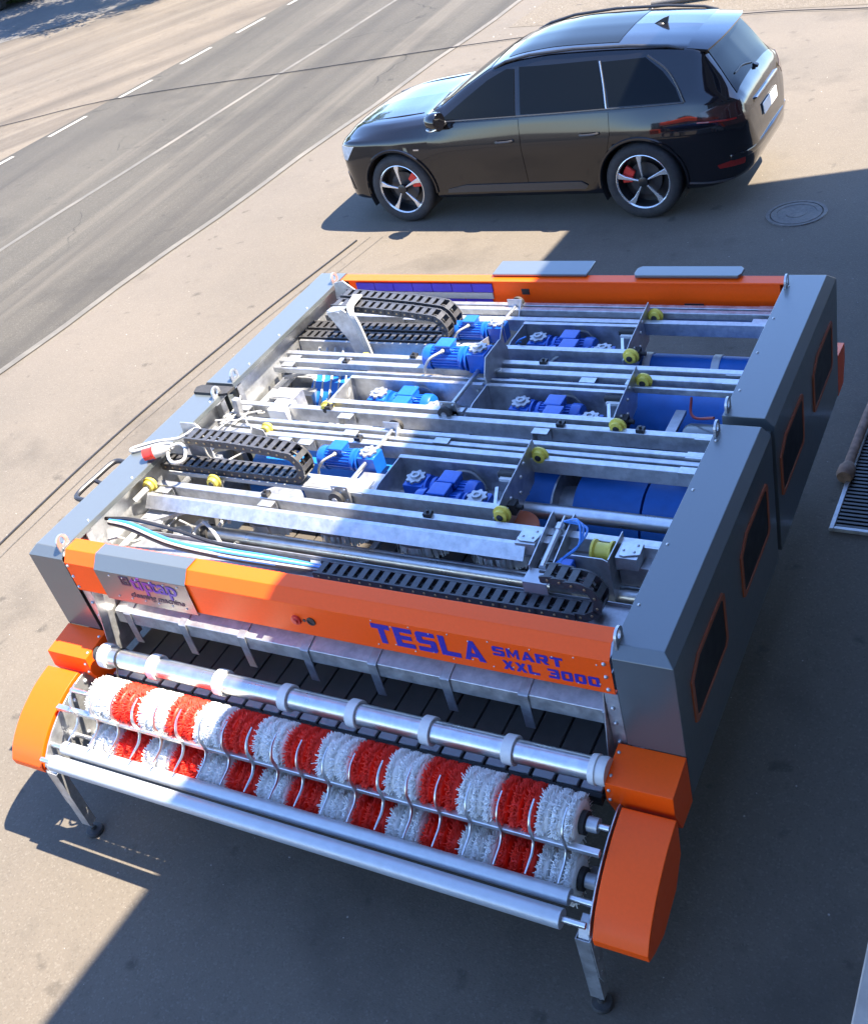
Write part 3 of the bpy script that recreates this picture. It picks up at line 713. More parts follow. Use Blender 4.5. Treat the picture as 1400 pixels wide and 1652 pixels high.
# two lids on top of the rear panel
b = MB(); b.prism([(YR - .04, H + .002), (YR + .15, H + .006), (YR + .15, H + .026), (YR - .04, H + .020)], 'x', -.385, .330)
b.build('rear_lid', M['grey'], mc, bevel=.004)
b = MB(); P = [(.68, YR - .06), (1.36, YR - .06), (1.375, YR - .03), (1.375, YR + .04), (1.35, YR + .07), (.69, YR + .07), (.665, YR + .04), (.665, YR - .03)]
b.prism(P, 'z', H + .003, H + .026); b.build('rear_lid', M['grey'], mc, bevel=.006, seg=2)

# cross rails (run across the machine along x)
def rail(y0, y1, z0, z1, x0=-1.66, x1=1.66, m='galv', bev=.003, name='cross_rail'):
    b = MB(); b.box(x0, x1, y0, y1, z0, z1); return b.build(name, M[m], mc, bevel=bev)
def tubeR(y, z, r, x0=-1.66, x1=1.66, m='alu', name='cross_tube'):
    return MB().cyl((x0, y, z), (x1, y, z), r, 20).build(name, M[m], mc)
rail(3.10, 3.14, 1.40, 1.50); rail(3.035, 3.08, 1.455, 1.50); rail(2.945, 3.034, 1.41, 1.418); rail(2.90, 2.945, 1.41, 1.50)
rail(2.345, 2.39, 1.455, 1.505); rail(2.25, 2.30, 1.455, 1.50); rail(2.165, 2.185, 1.455, 1.495)
# middle deep channel where the modules meet
rail(1.70, 1.745, 1.40, 1.50); rail(1.60, 1.685, 1.36, 1.37, m='galvd'); rail(1.53, 1.565, 1.40, 1.50); rail(1.475, 1.51, 1.41, 1.485)
rail(1.395, 1.44, 1.40, 1.495)
tubeR(1.22, 1.27, .045)
rail(1.045, 1.075, 1.15, 1.20, m='galvd')
rail(.785, .835, 1.41, 1.50); rail(.700, .784, 1.395, 1.402, m='galvd')
b = MB(); b.prism([(.705, 1.50), (.680, 1.50), (.622, 1.440), (.629, 1.437), (.685, 1.49), (.705, 1.49)], 'x', -1.64, .93); b.build('beam_cover', M['galv'], mc)
b = MB(); b.box(-1.66, 1.66, .46, .50, 1.12, 1.16); b.build('cross_rail', M['galvd'], mc)
for x in (-.9, -.2, .5, 1.25):
    b = MB(); b.box(x - .02, x + .02, .505, 1.04, 1.12, 1.145); b.build('long_rail', M['galvd'], mc)
for x in (1.30,):
    b = MB(); b.box(x - .03, x + .03, 1.90, 2.12, 1.36, 1.385); b.build('long_rail', M['galvd'], mc)
# long pipe in front, with black end
lr = tubeR(.70, 1.235, .045, -1.28, 1.60, name='long_pipe')
b = MB(); b.lathe((-1.31, .70, 1.235), (1, 0, 0), [(0, .05), (.02, .055), (.05, .055), (.055, .046)], 20); b.build('pipe_end', M['rubber'], lr)
b = MB(); b.prism([(-1.36, .66), (-1.31, .66), (-1.31, .74), (-1.36, .74)], 'z', 1.0, 1.30); b.build('pipe_bracket', M['galv'], lr)
# cable tray
b = MB(); b.prism([(.125, 1.345), (.50, 1.345), (.50, 1.375), (.495, 1.375), (.495, 1.35), (.305, 1.35), (.300, 1.375), (.125, 1.385)], 'x', -1.60, 1.56); tray = b.build('cable_tray', M['galvd'], mc)
for x in (-.35, .55, 1.2):
    b = MB(); b.box(x - .02, x + .02, .105, .24, 1.385, 1.392); b.build('tray_bracket', M['galv'], tray)

# blue rollers
def blue_roller(y, z, r, x0, x1, rings=()):
    o = MB().cyl((x0, y, z), (x1, y, z), r, 36).build('blue_roller', M['bluebelt'], mc)
    for x in rings:
        b = MB(); b.lathe((x, y, z), (1, 0, 0), [(0, r + .0005), (0, r + .008), (.05, r + .008), (.05, r + .0005)], 36, ring=True); b.build('ring', M['white'], o)
    return o
blue_roller(2.93, 1.135, .105, -1.5, 1.62, (.80, 1.255))
blue_roller(2.42, 1.08, .21, -1.5, 1.62)
for (a, c) in ((-1.5, .70), (.84, 1.24), (1.255, 1.55)):
    blue_roller(1.60, .98, .235, a, c)
o = MB().cyl((.71, 1.60, .98), (.83, 1.60, .98), .14, 24).build('roller_joint', M['galvd'], mc)
b = MB(); b.cyl((.701, 1.60, .98), (.712, 1.60, .98), .236, 36); b.build('flange', M['galv'], o)
# blower housing near the right cover
o = MB().lathe((1.38, 1.90, 1.26), (1, 0, 0), [(0, .15), (.02, .16), (.26, .16), (.27, .15)], 30).build('blower_housing', M['grey'], mc)
b = MB(); b.tube(bez([(1.34, 2.20, 1.42), (1.37, 2.08, 1.40), (1.44, 1.97, 1.44), (1.56, 1.90, 1.50)], 14), .008, 8); b.build('red_hose', M['redhose'], o)

# --- carriages: frame, side plate, wheels
def wheel_parts(parent, p, d, r=.048, m='yellow'):
    p = V(p); d = V(d).normalized()
    b = MB(); b.lathe(p - d * .030, d, [(0, r * .45), (0, r * .72), (.014, r * .74), (.018, r * 1.05), (.030, r * 1.08), (.034, r * .80), (.056, r * .78), (.060, r * .45)], 24)
    b.build('wheel', M[m], parent)
    b = MB(); b.lathe(p - d * .036, d, [(0, r * .2), (0, r * .40), (.070, r * .40), (.072, r * .2)], 14); b.build('wheel_bearing', M['black'], parent)
def carriage(x0, x1, y0, y1, plate=True, z=1.50, leftx=None, name='brush_carriage'):
    """open trough between two beams; motors sit in it"""
    b = MB(); b.prism([(y0, z), (y0 + .045, z), (y0 + .045, z - .006), (y0 + .006, z - .006), (y0 + .006, z - .13), (y0, z - .13)], 'x', leftx if leftx is not None else x0, x1)
    fr = b.build(name, M['galv'], mc)
    b = MB(); b.prism([(y1, z), (y1 - .03, z), (y1 - .03, z - .006), (y1 - .006, z - .006), (y1 - .006, z - .20), (y1, z - .20)], 'x', x0, x1 - .005); b.build('rear_beam', M['galv'], fr)
    b = MB(); b.box(x0, x1 - .01, y0 + .008, y1 - .008, z - .20, z - .192); b.build('floor_plate', M['galvd'], fr)
    b = MB(); b.prism([(y0 + .007, z - .19), (y0 + .007, z - .03), (y0 + .10, z - .005), (y1 - .008, z - .005), (y1 - .008, z - .19)], 'x', x0, x0 + .006); b.build('end_plate', M['galv'], fr)
    if plate:
        P = [(y1 + .14, z + .085), (y1 + .16, z + .02), (y1 + .06, z - .16), (y0 + .02, z - .22), (y0 - .06, z - .14), (y0 - .055, z - .02), (y0 + .10, z + .025)]
        b = MB(); b.prism(P, 'x', x1, x1 + .007); pl_ = b.build('side_plate', M['galv'], fr, bevel=.002)
        bolts('bolt_heads', [(x1 + .008, y0 + u * (y1 - y0), z - w) for u, w in ((.2, .1), (.4, .05), (.8, .02), (.95, -.03), (.5, .14), (.7, .1))], (1, 0, 0), .012, fr)
        bolts('bolt_heads', [(x1 - .001, y0 + u * (y1 - y0), z - w) for u, w in ((.3, .02), (.9, -.01), (1.1, -.02))], (-1, 0, 0), .011, fr)
        for yy in (y0 - .045, y1 + .10):
            wheel_parts(fr, (x1 + .055, yy, z + .006), (0, -1, 0) if False else (-.0, -1, 0))
            b = MB(); b.box(x1 + .008, x1 + .06, yy + .034, yy + .074, z - .035, z - .005); b.build('wheel_arm', M['alu'], fr, bevel=.002)
        b = MB(); b.box(x1 + .008, x1 + .05, y0 + .10, y0 + .16, z - .12, z - .05); b.cyl((x1 + .05, y0 + .13, z - .08), (x1 + .085, y0 + .13, z - .08), .014, 10); b.build('latch', M['rubber'], fr)
        b = MB(); b.box(x1 - .14, x1 - .01, y1 - .075, y1 - .035, z - .045, z - .008); b.build('sensor', M['rubber'], fr, bevel=.006)
        b = MB(); b.box(x1 - .12, x1 - .015, y1 - .10, y1 - .077, z - .048, z - .03); b.build('name_plate', M['white'], fr)
        b = MB(); b.obox((x1 - .05, y0 + .10, z - .012), (.018, .20, .008), .35); b.build('brace', M['alu'], fr)
    return fr
cA = carriage(0.0, .83, 2.53, 2.88)
cBr = carriage(.06, 1.0, 1.79, 2.12)
cBl = carriage(-.96, .04, 1.79, 2.12, plate=False)
cC = carriage(-.15, .655, .93, 1.32, leftx=-.62)
# black markings inside the trough walls stay plain; brush discs below
for (x, y, m) in ((.05, 2.7, 'bw'), (.55, 2.7, 'bw'), (.3, 1.95, 'bw'), (.75, 1.95, 'bw'), (-.7, 1.95, 'bw'), (-.25, 1.95, 'bw'), (0, 1.12, 'bw')):
    b = MB(); b.cyl((x, y, 1.20), (x, y, 1.26), .17, 28); b.cyl((x, y, 1.10), (x, y, 1.195), .16, 28, .18); b.build('brush_disc', M[m], mc)
b = MB(); b.lathe((.66, 1.03, 1.20), (0, 0, 1), [(0, .13), (.03, .155), (.09, .155), (.10, .13)], 30); b.build('brush_disc', M['copper'], mc, label='orange brush disc under the front carriage')
for x in (-.95, -.42, .12, .62):
    b = MB(); rnd = random.Random(int(x * 100))
    for k in range(420):
        a = rnd.uniform(0, 2 * PI); r0 = rnd.uniform(.12, .185); q = V((x + r0 * math.cos(a), .985 + r0 * math.sin(a), 1.25)); r1 = r0 + rnd.uniform(.0, .02)
        p2 = V((x + r1 * math.cos(a), .985 + r1 * math.sin(a), 1.15)); t = V((-math.sin(a), math.cos(a), 0)) * .004
        b.add([q - t, q + t, p2 + t, p2 - t], [(0, 1, 2, 3)])
    o = b.build('brush_disc', M['bw'], mc); b = MB(); b.lathe((x, .985, 1.25), (0, 0, 1), [(0, .19), (.03, .19)], 30); b.build('disc_plate', M['galvd'], o)
# --- gear motors
def motor_body(R_=.075, L=.20):
    b = MB(); n = 22; prof = []
    for k in range(n * 2):
        a = PI * k / n; r = R_ if k % 2 else R_ * .88; prof += [(r * math.cos(a - .05), r * math.sin(a - .05)), (r * math.cos(a + .05), r * math.sin(a + .05))]
    b.prism(prof, 'x', 0, L); return b
def gear_motor(loc, rot, up=True, scale=1.0, first=[None]):
    """parts: body, fan cover, end shield, terminal box with lid, gearbox with lobed flange, cable"""
    if first[0] is None:
        o = motor_body().build('gear_motor', M['blue'], mc)
        b = MB(); b.lathe((-.005, 0, 0), (-1, 0, 0), [(0, .083), (.045, .083), (.06, .075), (.068, .05), (.07, .001)], 28); b.build('fan_cover', M['blue'], o)
        b = MB(); b.lathe((.20, 0, 0), (1, 0, 0), [(0, .080), (.02, .080), (.03, .055), (.045, .05), (.046, .085), (.058, .085)], 28); b.build('end_shield', M['blue'], o)
        b = MB(); b.box(.045, .15, -.05, .05, .065, .098); t = b.build('terminal_box', M['blue'], o, bevel=.004)
        b = MB(); b.prism([(.040, -.055), (.155, -.055), (.155, .055), (.040, .055)], 'z', .0985, .118); b.build('terminal_lid', M['blue'], o, bevel=.008, seg=2)
        b = MB(); b.box(.262, .395, -.066, .066, -.075, .068); g = b.build('gearbox', M['blue'], o, bevel=.010, seg=2)
        b = MB(); b.lathe((.328, 0, .069), (0, 0, 1), [(0, .06), (.006, .058)], 24); b.build('gearbox_cover', M['blue'], o)
        P = []
        for k in range(64):
            a = 2 * PI * k / 64; r = .056 + .006 * max(-1, min(1, 2.2 * math.cos(8 * a))); P.append((.328 + r * math.cos(a), r * math.sin(a)))
        b = MB(); b.prism(P, 'z', .0755, .090); b.build('flange', M['galvd'], o, bevel=.0015)
        b = MB(); b.lathe((.328, 0, .0905), (0, 0, 1), [(0, .030), (.012, .028), (.012, .016), (.004, .014)], 18); b.build('shaft_hub', M['galvd'], o)
        b = MB(); b.tube(bez([(.10, -.056, .085), (.09, -.085, .085), (.03, -.12, .06), (-.02, -.125, 0), (-.04, -.12, -.05)], 16), .009, 7); b.build('cable', M['cablegrey'], o)
        b = MB(); b.cyl((.10, -.050, .085), (.10, -.075, .085), .013, 10); b.build('cable_gland', M['cablegrey'], o)
        first[0] = o; c = o
    else:
        c = copy_tree(first[0], mc)
    c.location = loc; c.rotation_euler = rot; c.scale = (scale,) * 3
    return c
zM = 1.375
# pairs in each trough: gearboxes at the ends, motor bodies side by side between them
def pair(xa, xb, y, s=1.0):
    # left gearbox at xa, its motor towards +x at the back; right gearbox at xb, its motor towards -x at the front
    gear_motor((xa + .328 * s, y + .055, zM), (0, 0, PI), scale=s)
    gear_motor((xb - .328 * s, y - .060, zM), (0, 0, 0), scale=s)
pair(.145, .64, 2.70); pair(.34, .83, 1.94); pair(-.69, -.22, 1.94); pair(.02, .47, 1.12)
# top motors with shaft and black drive wheel
def top_motor(x, y, z, s, yshaft, wz, plate=True, yfar=None):
    gear_motor((x - .328 * s, y, z), (PI / 2, 0, 0), scale=s) if False else None
    c = gear_motor((x - .328 * s, y, z), (0, 0, 0), scale=s)
    sh = MB().cyl((x, yshaft, wz), (x, (yfar or y), wz), .014, 12).build('drive_shaft', M['alu'], mc)
    for yw in ((yshaft,) if yfar is None else (yshaft, yfar)):
        b = MB(); b.lathe((x, yw - .016, wz), (0, 1, 0), [(0, .02), (0, .030), (.004, .046), (.028, .046), (.032, .03), (.032, .02)], 26); b.build('drive_wheel', M['rubber'], sh)
        b = MB(); b.cyl((x, yw - .020, wz), (x, yw + .02, wz), .019, 14); b.build('wheel_hub', M['galvd'], sh)
        sgn = 1 if yw < y else -1
        b = MB(); b.prism([(x - .055, wz - .085), (x + .06, wz - .085), (x + .06, wz + .055), (x - .055, wz + .055)], 'y', yw + sgn * .045, yw + sgn * .051); b.build('bearing_plate', M['galv'], sh, bevel=.002)
        b = MB(); b.prism([(yw + sgn * .0515, wz - .085), (yw + sgn * .0515, wz + .05), (yw + sgn * .18, wz - .085)], 'x', x + .05, x + .055); b.build('gusset', M['galv'], sh)
        bolts('bolt_heads', [(x + u, yw + sgn * .0445, wz + w) for u, w in ((-.035, .035), (.04, .035), (.04, -.04), (-.035, -.04))], (0, -sgn, 0), .009, sh)
    return c
top_motor(-.155, 2.78, 1.475, .85, 2.80, 1.50, yfar=3.13)
top_motor(-.055, 2.30, 1.56, 1.0, 1.745, 1.51, yfar=2.27)
top_motor(-.33, 1.26, 1.47, .9, .855, 1.50, yfar=1.60)
# support plate of the middle top motor
b = MB(); b.prism([(2.12, 1.36), (2.44, 1.36), (2.46, 1.56), (2.38, 1.66), (2.16, 1.66), (2.10, 1.56)], 'x', .060, .067); b.build('motor_plate', M['galvd'], mc)
b = MB(); b.box(-.50, -.02, 2.50, 2.53, 1.40, 1.50); b.build('motor_bracket', M['galv'], mc)
b = MB(); b.prism([(2.86, 1.37), (2.60, 1.37), (2.60, 1.50), (2.86, 1.44)], 'x', -.21, -.204); b.build('motor_bracket', M['galv'], mc)
b = MB(); b.box(-.48, -.21, 2.64, 2.86, 1.365, 1.372); b.build('motor_bracket', M['galv'], mc)
b = MB(); b.box(-.62, -.36, 1.00, 1.20, 1.33, 1.337); b.build('motor_bracket', M['galv'], mc)
b = MB(); b.prism([(.94, 1.36), (1.10, 1.36), (1.10, 1.46)], 'x', -.24, -.234); b.build('motor_bracket', M['galv'], mc)
b = MB(); b.box(-.35, -.16, .95, 1.18, 1.445, 1.45); b.build('cover_sheet', M['galv'], mc)
# yellow wheels on the left
fr = MB().box(-1.0, -.965, 1.74, 2.12, 1.33, 1.47).build('end_bracket', M['galv'], mc)
wheel_parts(fr, (-.93, 1.735, 1.49), (0, -1, 0)); wheel_parts(fr, (-1.23, 1.45, 1.50), (0, -1, 0), .038); 
wheel_parts(fr, (-1.25, .875, 1.50), (0, -1, 0), .046); wheel_parts(fr, (-1.66, .745, 1.525), (0, -1, 0), .046)
wheel_parts(fr, (-1.02, 2.40, 1.46), (0, -1, 0), .036)
b = MB(); b.cyl((-1.70, .62, 1.49), (-1.66, .72, 1.52), .018, 10); b.build('wheel_arm', M['white'], fr)
# right front: yellow spool roller, plates, pneumatic cylinder
o = MB().lathe((1.275, .735, 1.475), (1, .0, 0), [(0, .03), (0, .060), (.012, .060), (.020, .045), (.085, .045), (.093, .060), (.105, .060), (.105, .03)], 26).build('spool_roller', M['yellow'], mc)
b = MB(); b.prism([(1.16, 1.22), (1.39, 1.22), (1.39, 1.50), (1.36, 1.515), (1.20, 1.515), (1.16, 1.48)], 'y', .635, .641); b.build('spool_plate', M['galv'], mc)
b = MB(); b.box(1.395, 1.40, .62, .84, 1.25, 1.53); b.build('spool_plate', M['galv'], mc)
for (x, y, a) in ((1.475, .735, .2), (.935, .745, -.1)):
    b = MB(); P = [(-.055, -.045), (-.03, -.058), (.05, -.05), (.06, .03), (.045, .055), (-.045, .05)]
    b.prism([(x + p[0] * math.cos(a) - p[1] * math.sin(a), y + p[0] * math.sin(a) + p[1] * math.cos(a)) for p in P], 'z', 1.515, 1.521); o = b.build('clamp_plate', M['alu'], mc, bevel=.002)
    bolts('bolt_heads', [(x - .03, y - .02, 1.522), (x + .03, y + .025, 1.522), (x + .025, y - .025, 1.522)], (0, 0, 1), .008, o)
    b = MB(); b.box(x - .06, x + .05, y - .07, y + .05, 1.44, 1.512); b.build('clamp_block', M['galv'], o)
b = MB(); b.box(1.41, 1.60, .70, .78, 1.30, 1.43); b.build('bracket', M['galvd'], mc, bevel=.003)
b = MB(); b.prism([(.54, 1.42), (.90, 1.47), (.90, 1.56), (.86, 1.56), (.54, 1.50)], 'x', 1.005, 1.011); b.prism([(.54, 1.42), (.90, 1.47), (.90, 1.56), (.86, 1.56), (.54, 1.50)], 'x', 1.125, 1.131); o = b.build('cylinder_bracket', M['galv'], mc)
b = MB(); b.cyl((1.068, .56, 1.475), (1.068, .80, 1.515), .019, 16); b.cyl((1.068, .80, 1.515), (1.068, .84, 1.522), .026, 16); b.cyl((1.068, .84, 1.522), (1.068, .90, 1.53), .008, 10); b.build('pneumatic_cylinder', M['alu'], o)
b = MB(); b.box(1.00, 1.13, .46, .56, 1.46, 1.466); b.box(1.00, 1.13, .455, .46, 1.39, 1.466); b.build('cover_sheet', M['greytube'], o)
for k in range(3):
    b = MB(); b.tube(bez([(1.09, .84, 1.55), (1.19 + .02 * k, .80, 1.60 - .02 * k), (1.22, .70, 1.53), (1.16, .62, 1.50), (1.12 + .02 * k, .54, 1.50)], 22), .006, 6); b.build('air_hose', M['cableblue'], o)
b = MB(); b.box(1.14, 1.22, .56, .63, 1.42, 1.50); b.build('valve_block', M['blue'], o, bevel=.006)
# disc sector plate behind the curled chain
b = MB(); b.prism([(1.10, 1.36), (1.34, 1.36), (1.34, 1.46), (1.24, 1.52), (1.12, 1.50)], 'y', .53, .535); b.build('guide_plate', M['galv'], mc)

# --- energy chains made of links
LK = {}
def chain(path, w, h, pitch, axis=V((0, 1, 0)), name='energy_chain', step=1):
    """links along a path lying in the x-z plane (width w along y)"""
    key = (w, h, pitch)
    if key not in LK:
        b = MB(); t = w * .10
        for s in (-1, 1):
            y0 = s * w / 2; y1 = y0 - s * t
            b.prism([(-pitch * .62, -h / 2 * .8), (-pitch * .4, -h / 2), (pitch * .4, -h / 2), (pitch * .62, -h / 2 * .8), (pitch * .62, h / 2 * .8), (pitch * .4, h / 2), (-pitch * .4, h / 2), (-pitch * .62, h / 2 * .8)], 'y', min(y0, y1), max(y0, y1))
        for zz in (-h / 2 + .001, h / 2 - .006): b.box(-pitch * .28, pitch * .28, -w / 2 + t * .9, w / 2 - t * .9, zz, zz + .005)
        LK[key] = (b.mesh('chain_link', M['chain']), MB().lathe((0, -w / 2 - .0005, 0), (0, -1, 0), [(0, .0075), (.003, .006)], 8).mesh('pin', M['brass']))
    P = [V(p) for p in path]; d = [0]
    for i in range(1, len(P)): d.append(d[-1] + (P[i] - P[i - 1]).length)
    root = None; s = 0.0; i = 0; nL = int(d[-1] / pitch)
    inner = MB()
    inner.tube(P, h * .16, 6)
    root = inner.build(name, M['black'], mc)
    for k in range(nL):
        s = (k + .5) * pitch
        while i < len(d) - 2 and d[i + 1] < s: i += 1
        f = (s - d[i]) / max(1e-6, d[i + 1] - d[i]); p = P[i].lerp(P[i + 1], f); t = (P[i + 1] - P[i]).normalized()
        ang = -math.atan2(t.z, t.x)
        link('chain_link', LK[key][0], root, p, (0, ang, 0)); link('pin', LK[key][1], root, p, (0, ang, 0))
    return root
def arcp(cx, cz, y, r, a0, a1, n=12): return [(cx + r * math.cos(math.radians(a0 + (a1 - a0) * k / n)), y, cz + r * math.sin(math.radians(a0 + (a1 - a0) * k / n))) for k in range(n + 1)]
for y in (2.80, 2.665):
    chain([(-1.84, y, 1.455), (-.60, y, 1.455)] + arcp(-.58, 1.56, y, .105, -88, 70) + [(-.75, y, 1.685), (-1.0, y, 1.705), (-1.36, y, 1.73)], .10, .048, .062)
chain([(-1.72, 1.00, 1.515), (-.72, 1.00, 1.515)] + arcp(-.70, 1.61, 1.00, .095, -88, 70) + [(-.85, 1.0, 1.72), (-1.1, 1.0, 1.735), (-1.46, 1.0, 1.74)], .115, .050, .060)
chain([(-.22, .405, 1.375), (1.30, .405, 1.375)] + arcp(1.33, 1.475, .415, .10, -88, 100, 14) + [(1.22, .43, 1.575), (1.12, .44, 1.565)], .105, .044, .066)
# chain trough under the third chain
b = MB(); b.prism([(.925, 1.475), (1.07, 1.475), (1.07, 1.485), (.935, 1.485), (.935, 1.50), (.925, 1.50)], 'x', -1.66, -.20); b.build('chain_trough', M['greytube'], mc)
b = MB(); b.box(-1.66, -.21, 2.60, 2.86, 1.415, 1.425); b.build('chain_trough', M['greytube'], mc)
b = MB(); b.box(-1.7, -.1, 2.575, 2.598, 1.38, 1.47); b.build('chain_trough', M['galvd'], mc)
# upright arm that carries the rear chains
b = MB(); b.prism([(-1.34, 1.73), (-1.20, 1.76), (-1.15, 1.72), (-1.08, 1.36), (-1.19, 1.36), (-1.22, 1.52)], 'y', 2.53, 2.54); arm = b.build('chain_arm', M['galv'], mc)
b = MB(); b.obox((-1.27, 2.60, 1.738), (.12, .14, .008), -.2); b.build('arm_shelf', M['galv'], arm)
b = MB()
for k in range(4): b.tube(bez([(-1.22 + .02 * k, 2.74, 1.76), (-1.16 + .012 * k, 2.55, 1.76), (-1.10 + .012 * k, 2.50, 1.65), (-1.07 + .014 * k, 2.49, 1.45), (-1.0 + .01 * k, 2.42, 1.36)], 20), .010, 6)
b.build('cable_bundle', M['cablegrey'], arm)
# raised bracket for the front chain
b = MB(); b.prism([(-1.60, 1.44), (-1.42, 1.44), (-1.40, 1.70), (-1.46, 1.76), (-1.58, 1.76)], 'y', 1.10, 1.108); b.build('chain_arm', M['galv'], mc)
b = MB(); b.prism([(-1.30, 1.42), (-1.08, 1.42), (-1.12, 1.60), (-1.20, 1.62)], 'y', 1.30, 1.306); b.build('chain_arm', M['galv'], mc)
b = MB(); b.prism([(-1.62, 1.45), (-1.38, 1.45), (-1.40, 1.64), (-1.50, 1.72), (-1.58, 1.70)], 'y', 3.02, 3.028); b.build('chain_arm', M['galv'], mc); b = MB(); b.prism([(-1.22, 1.5), (-1.02, 1.5), (-1.06, 1.60), (-1.13, 1.63), (-1.18, 1.60)], 'y', 3.02, 3.028); b.build('chain_arm', M['galv'], mc)
# dark plate and post at the joint of the left covers
b = MB(); b.prism([(-1.90, 1.645), (-1.87, 1.675), (-1.60, 1.675), (-1.60, 1.60), (-1.64, 1.585), (-1.88, 1.585)], 'z', H + .002, H + .02); b.build('joint_plate', M['rubber'], mc)
b = MB(); b.obox((-1.535, 1.56, 1.45), (.04, .04, .38), Matrix.Rotation(.15, 3, 'Y')); b.build('joint_post', M['galvd'], mc)
# galvanised sheets and pale wiring in the left wiring bay
rw = random.Random(21)
for (x, y, z, sx_, sy_, sz_, a) in ((-1.60, 1.36, 1.46, .10, .36, .006, .1), (-1.52, 1.22, 1.55, .16, .12, .006, -.3), (-1.36, 1.60, 1.40, .10, .12, .05, .1), (-1.55, 2.25, 1.20, .22, .10, .10, 0), (-1.30, 2.30, 1.10, .10, .40, .20, 0), (-1.52, .52, 1.40, .16, .03, .05, .2), (-1.40, .62, 1.30, .12, .10, .006, .5), (-1.50, .38, 1.28, .25, .12, .006, .1), (-1.30, .5, 1.22, .2, .2, .006, .6), (-1.52, .80, 1.38, .10, .10, .08, .2)):
    b = MB(); b.obox((x, y, z), (sx_, sy_, sz_), a); b.build('bay_bracket', M['galv'], mc, bevel=.002)
def wires(n, box, r, m, name='wiring', length=.35):
    b = MB()
    for k in range(n):
        p = V([rw.uniform(box[i], box[i + 1]) for i in (0, 2, 4)]); pts = [p]
        d = V((rw.uniform(-1, 1), rw.uniform(-1, 1), rw.uniform(-.5, .5)))
        for j in range(4):
            d = (d + V((rw.uniform(-.8, .8), rw.uniform(-.8, .8), rw.uniform(-.4, .4)))).normalized(); pts.append(pts[-1] + d * length / 4)
        b.tube(bez(pts, 16), r, 6)
    return b.build(name, M[m], mc)
wires(7, (-1.60, -1.44, 1.40, 1.62, 1.40, 1.56), .006, 'cablegrey', length=.28)
wires(2, (-1.55, -1.40, 1.58, 1.72, 1.46, 1.52), .006, 'cablegrey', length=.25)
wires(7, (-1.60, -1.30, .45, .62, 1.20, 1.36), .006, 'cablegrey', length=.3)
wires(6, (-1.25, -1.0, .62, .75, 1.15, 1.40), .012, 'cablegrey', length=.25)
wires(5, (-1.45, -1.25, 1.1, 1.3, 1.40, 1.48), .006, 'cablegrey', length=.25)
wires(5, (.02, .10, 2.62, 2.80, 1.40, 1.46), .006, 'cableblue', length=.2)
wires(4, (-.06, .02, 2.0, 2.2, 1.40, 1.5), .006, 'cablegrey', length=.2)
wires(3, (-1.05, -.95, 1.95, 2.2, 1.33, 1.40), .006, 'cablegrey', length=.2)
# small grey box in the wiring bay
b = MB(); b.box(-1.37, -1.215, 1.655, 1.79, 1.40, 1.50); jb = b.build('junction_box', M['white'], mc, bevel=.005)
b = MB(); b.box(-1.355, -1.23, 1.67, 1.775, 1.5005, 1.503); b.build('junction_lid', M['greytube'], jb)
# wire mesh brush fringe at the left bay and blue roller end
b = MB()
for k in range(9): b.cyl((-1.55 + .022 * k, 2.66, 1.02), (-1.50 + .022 * k, 2.60, 1.28), .008, 6)
b.build('bristle_row', M['cablegrey'], mc)
# blue and black cable bundle along the front tray
rb = random.Random(9); hb_ = MB(); kb_ = MB(); wb_ = MB()
for k in range(13):
    o1 = rb.uniform(-.03, .03); o2 = rb.uniform(-.022, .022)
    p = [(-1.66, .36 + o1 * .5, 1.54 + o2 * .6), (-1.48, .36 + o1, 1.53 + o2), (-1.18, .335 + o1, 1.47 + o2), (-.85, .36 + o1, 1.415 + abs(o2)), (-.50, .39 + o1, 1.385 + abs(o2)), (-.20, .405 + o1 * .7, 1.378 + abs(o2) * .3)]
    (hb_ if k % 3 == 0 or k > 8 else (wb_ if k % 3 == 1 else kb_)).tube(bez(p, 30), .0085, 6)
hb_.build('cable_bundle', M['cableblue'], mc); kb_.build('cable_bundle', M['black'], mc); wb_.build('cable_bundle', M['cablegrey'], mc)
b = MB(); b.tube(bez([(-1.70, .37, 1.55), (-1.5, .40, 1.545), (-1.2, .42, 1.49), (-.9, .43, 1.42), (-.3, .44, 1.385)], 24), .012, 7); b.build('cable_bundle', M['black'], mc)
# thin rods beside the tray
for y, z in ((.55, 1.30), (.515, 1.33)): tubeR(y, z, .012, -1.3, 1.5, 'galvd', 'guide_rod')
# black U handle on the left cover
b = MB(); b.tube(bez([(-1.945, .49, 1.56), (-2.05, .50, 1.56), (-2.08, .56, 1.56), (-2.06, .70, 1.57), (-2.03, .86, 1.58), (-1.945, .88, 1.57)], 26), .017, 9); b.tube(bez([(-2.06, .68, 1.565), (-2.0, .67, 1.555), (-1.945, .66, 1.55)], 6), .014, 8)
b.build('push_handle', M['black'], mc)
# folded metal edges of the hood lips on the right
for sx in (1, -1):
    b = MB(); b.box(*sorted((sx * (XI + .002), sx * (XI + .03))), .12, YG1 - .01, H - .035, H - .031); b.box(*sorted((sx * (XI + .002), sx * (XI + .03))), YG2 + .01, YR - .12, H - .035, H - .031); b.build('lip', M['galvd'], mc)

